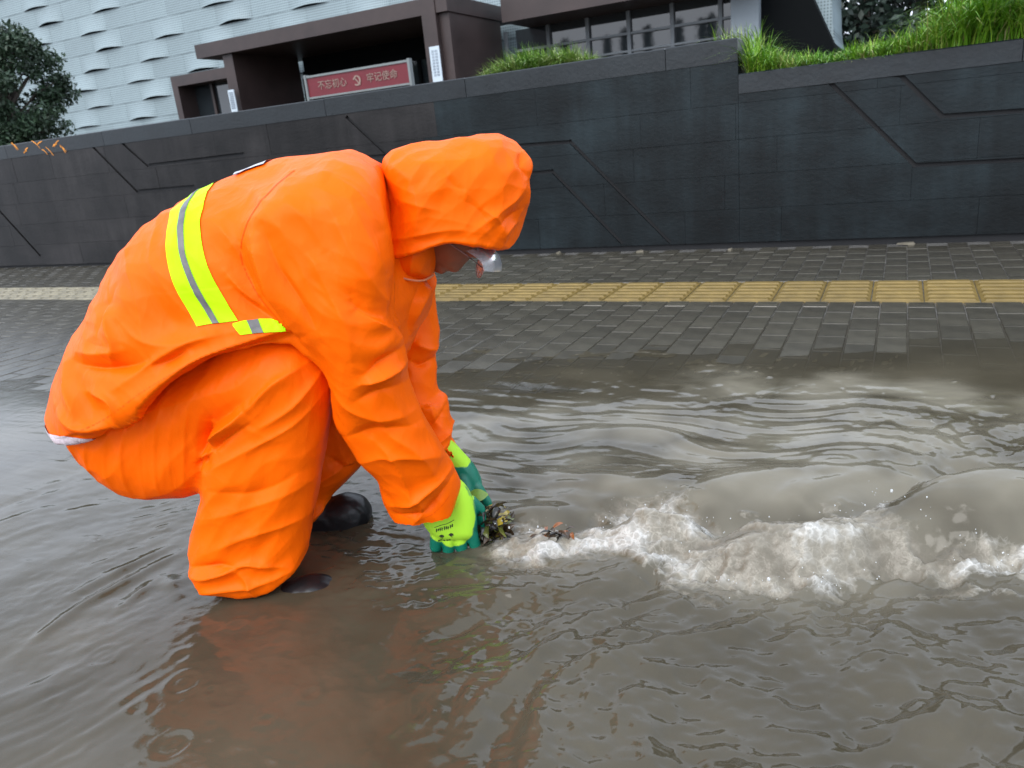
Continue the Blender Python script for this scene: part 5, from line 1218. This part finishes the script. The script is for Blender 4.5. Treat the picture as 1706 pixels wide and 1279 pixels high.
# printed marks on the back of the near glove
bv = BVHTree.FromPolygons([tuple(p) for p in P3(V)], [tuple(x) for x in Fq])
M_print = mat('black_print', (.02, .03, .015), .7)
pr = MB()
def stroke(pts, t):
    pts = catmull(pts, 4, False) if len(pts) > 2 else pts; P = []
    for p in pts:
        h, n_, _, _ = bv.ray_cast(Vector((p[0], -.3, p[1])), Vector((0, 1, 0)))
        if h is None: return
        P.append(h + n_ * .0006)
    for a, b in zip(P[:-1], P[1:]):
        d = (b - a).normalized(); n2 = d.cross(Vector((0, 1, 0))).normalized() * t
        pr.add([a - n2, b - n2, b + n2, a + n2], [(0, 1, 2, 3)])
for a in [(0.3206,0.056),(0.3247,0.0585),(0.3284,0.0581),(0.3324,0.0591),(0.3376,0.06),(0.3415,0.061),(0.3453,0.0607),(0.3506,0.063),(0.3547,0.0654)]:
    h = random.uniform(.006, .009); stroke([(a[0], a[1]), (a[0] + .0008, a[1] + h)], .0010); stroke([(a[0] - .001, a[1] + h * random.uniform(.2, .9)), (a[0] + .0022, a[1] + h * .6)], .0008)
for a in [(0.3292,0.0438),(0.3498,0.0461)]:
    for k in range(4): stroke([(a[0] - .0048 + .0007 * k, a[1] + .0022 * math.sin(k * 1.7)), (a[0], a[1] + .0044 - .0017 * k), (a[0] + .0046, a[1] + .0016 * math.cos(k * 2.1))], .0012)
    stroke([(a[0] + .0006, a[1] - .001), (a[0] + .0012, a[1] - .0062)], .0008)
for a in [(0.3195,0.0277),(0.3247,0.0286),(0.331,0.028),(0.3375,0.0288),(0.3427,0.0297)]:
    stroke([(a[0], a[1]), (a[0] + .0012, a[1] + .0050)], .0009); stroke([(a[0], a[1] + .0014), (a[0] + .0032, a[1] + .0030)], .0008); stroke([(a[0] + .0028, a[1]), (a[0] + .0034, a[1] + .0034)], .0008)
stroke([(0.317,0.0677),(0.3315,0.0719),(0.3457,0.0747),(0.3605,0.0817)], .0007)
if pr.v: pr.build('glove_print', M_print, near_glove)
# far hand: arched over the leaf
palm = [(0.3219,0.1964),(0.3532,0.183),(0.3769,0.1511),(0.4004,0.1143),(0.4114,0.0753),(0.4019,0.0533),(0.3829,0.0582),(0.3635,0.0846),(0.3447,0.1138),(0.3223,0.1564)]
lo = np.array(palm).min(0) - .09; hi = np.array(palm).max(0) + .03
GG = Grid((lo[0], lo[1], -.16), (hi[0] + .05, hi[1], .02), .003)
f = GG.inflate(palm, -.078, .030, .022, 2.3)
q = [(0.4026,0.0716),(0.396,0.0631),(0.386,0.061),(0.3752,0.0651)]; m_ = [(0.4197,0.0361),(0.4058,0.0251),(0.3916,0.0234),(0.3783,0.0309)]; t_ = [(0.4227,-0.0015),(0.3984,-0.0038),(0.3814,-0.0037),(0.3685,0.0069)]
zs = (-.058, -.072, -.088, -.102)
ch = [[(*q[i], zs[i], .0125), (*m_[i], zs[i] + .004, .0112), (*t_[i], zs[i] + .006, .0095)] for i in range(4)]
th = [(0.3722,0.1005),(0.3818,0.0649),(0.3932,0.0424)]; ch.append([(*th[0], -.055, .013), (*th[1], -.042, .0115), (*th[2], -.036, .0095)])
f = fingers(GG, f, ch)
V, Fq = surface_nets(GG, f); V = relax(V, Fq, 2); V, Fq = subdivide(V, Fq)
fg = person_obj('glove', V, Fq, M_glove, worker)
edge_ = [(0.318,0.0891),(0.3427,0.12),(0.3582,0.1335),(0.3825,0.1281),(0.4143,0.1399)]; dd, ss, tt = seg_dist(V[:, 0], V[:, 1], edge_)
set_attr(fg, 'coat', -dd * ss)

# ------------------------------------------------------------------ leaves
LM = [mat('wet_leaf_' + n, c, .35, .3, 30, coat=.3) for n, c in (('brown', (.045, .028, .014)), ('black', (.014, .012, .009)), ('olive', (.09, .10, .02)), ('yellow', (.36, .27, .03)), ('rust', (.22, .075, .02)), ('green', (.17, .30, .03)), ('pale', (.40, .36, .27)))]
def leaf_mesh(L, W, curl, fold):
    n = 6; v = []; f = []
    for i in range(n + 1):
        t = i / n; w_ = W * math.sin(math.pi * min(1, t * .96 + .02)) ** .75 * (1 - .25 * t); z = curl * math.sin(t * 2.2) * L
        v += [(t * L, -w_, z + fold * w_), (t * L, 0, z), (t * L, w_, z + fold * w_)]
    for i in range(n):
        a = 3 * i; f += [(a, a + 3, a + 4, a + 1), (a + 1, a + 4, a + 5, a + 2)]
    nv = len(v); v += [(p[0], p[1], p[2] - .0008) for p in v]; f += [tuple(reversed([k + nv for k in q])) for q in f]
    return v, f
shapes = [leaf_mesh(.05, .011, .25, .5), leaf_mesh(.04, .014, -.3, .3), leaf_mesh(.065, .007, .35, .6), leaf_mesh(.035, .010, .6, .8)]
leaf_me = {}
def add_leaf(parent, loc, rot, k, m, s=1.0):
    key = (k, m)
    if key not in leaf_me:
        o = mesh_obj('leaf', *shapes[k], LM[m], parent, True); leaf_me[key] = o.data
    else:
        o = bpy.data.objects.new('leaf', leaf_me[key]); COL.objects.link(o); o.parent = parent
    o.location = loc; o.rotation_euler = rot; o.scale = (s, s, s); return o
def to_world(u, v, w):
    c, s_ = math.cos(PANG), math.sin(PANG); return Vector((PO.x + u * c + w * s_, PO.y + u * s_ - w * c, v))
pc = [(0.4207,-0.0269)][0]
base = to_world(pc[0], 0.0, .04)
pile = tag(empty('leaf_clump', base), 'dripping clump of dark rotten leaves gripped by the near glove', 'leaves')
rng = np.random.default_rng(9)
for i in range(150):
    a = rng.uniform(0, 6.28); rr = rng.uniform(0, 1) ** .6; z = rng.uniform(0, 1) ** 1.2 * .078
    p = (rr * .046 * math.cos(a) * (1.1 - z / .14) + .006 - z * .15, rr * .036 * math.sin(a), .002 + z * (1 - .5 * rr))
    m = int(rng.choice([0, 0, 0, 1, 1, 1, 1, 2, 2, 3, 0, 0], 1)[0])
    add_leaf(pile, p, (rng.uniform(-1.2, 1.2), rng.uniform(-.5, .9), rng.uniform(0, 6.28)), int(rng.integers(0, 4)), m, rng.uniform(.5, .95))
add_leaf(pile, (.02, -.02, .004), (.2, .1, -.5), 1, 6, 1.0)
fx, fy = [(-0.619,1.3096)][0]
raft = tag(empty('leaf_raft', (fx, fy, .016)), 'small raft of rust brown leaves drifting in the foam beyond the glove', 'leaves')
for i in range(26):
    p = (rng.normal(0, .020), rng.normal(0, .010), abs(rng.normal(.006, .005)))
    add_leaf(raft, p, (rng.uniform(-.5, .5), rng.uniform(-.15, .35), rng.uniform(0, 6.28)), int(rng.integers(0, 2)), int(rng.choice([4, 4, 4, 0, 0, 0, 1])), rng.uniform(.35, .6))
lc = [(0.3823,0.0795),(0.4334,0.0686)]
p0 = to_world(lc[0][0], lc[0][1], -.002)
hl = empty('held_leaf', p0, PANG); tag(hl, 'yellow green oval leaf pinched in the far glove', 'leaf')
v_, f_ = leaf_mesh(.046, .017, .05, .10)
mesh_obj('blade', [(x, -y * .45 - z * .5, z * .5 - y * .85) for x, y, z in v_], f_, LM[5], hl, True)
mb = MB(); tube(mb, [(0, 0, 0), (-.010, 0, .001), (-.018, .002, .004)], [.0011, .0009, .0008], 6); mb.build('stalk', LM[2], hl, True)
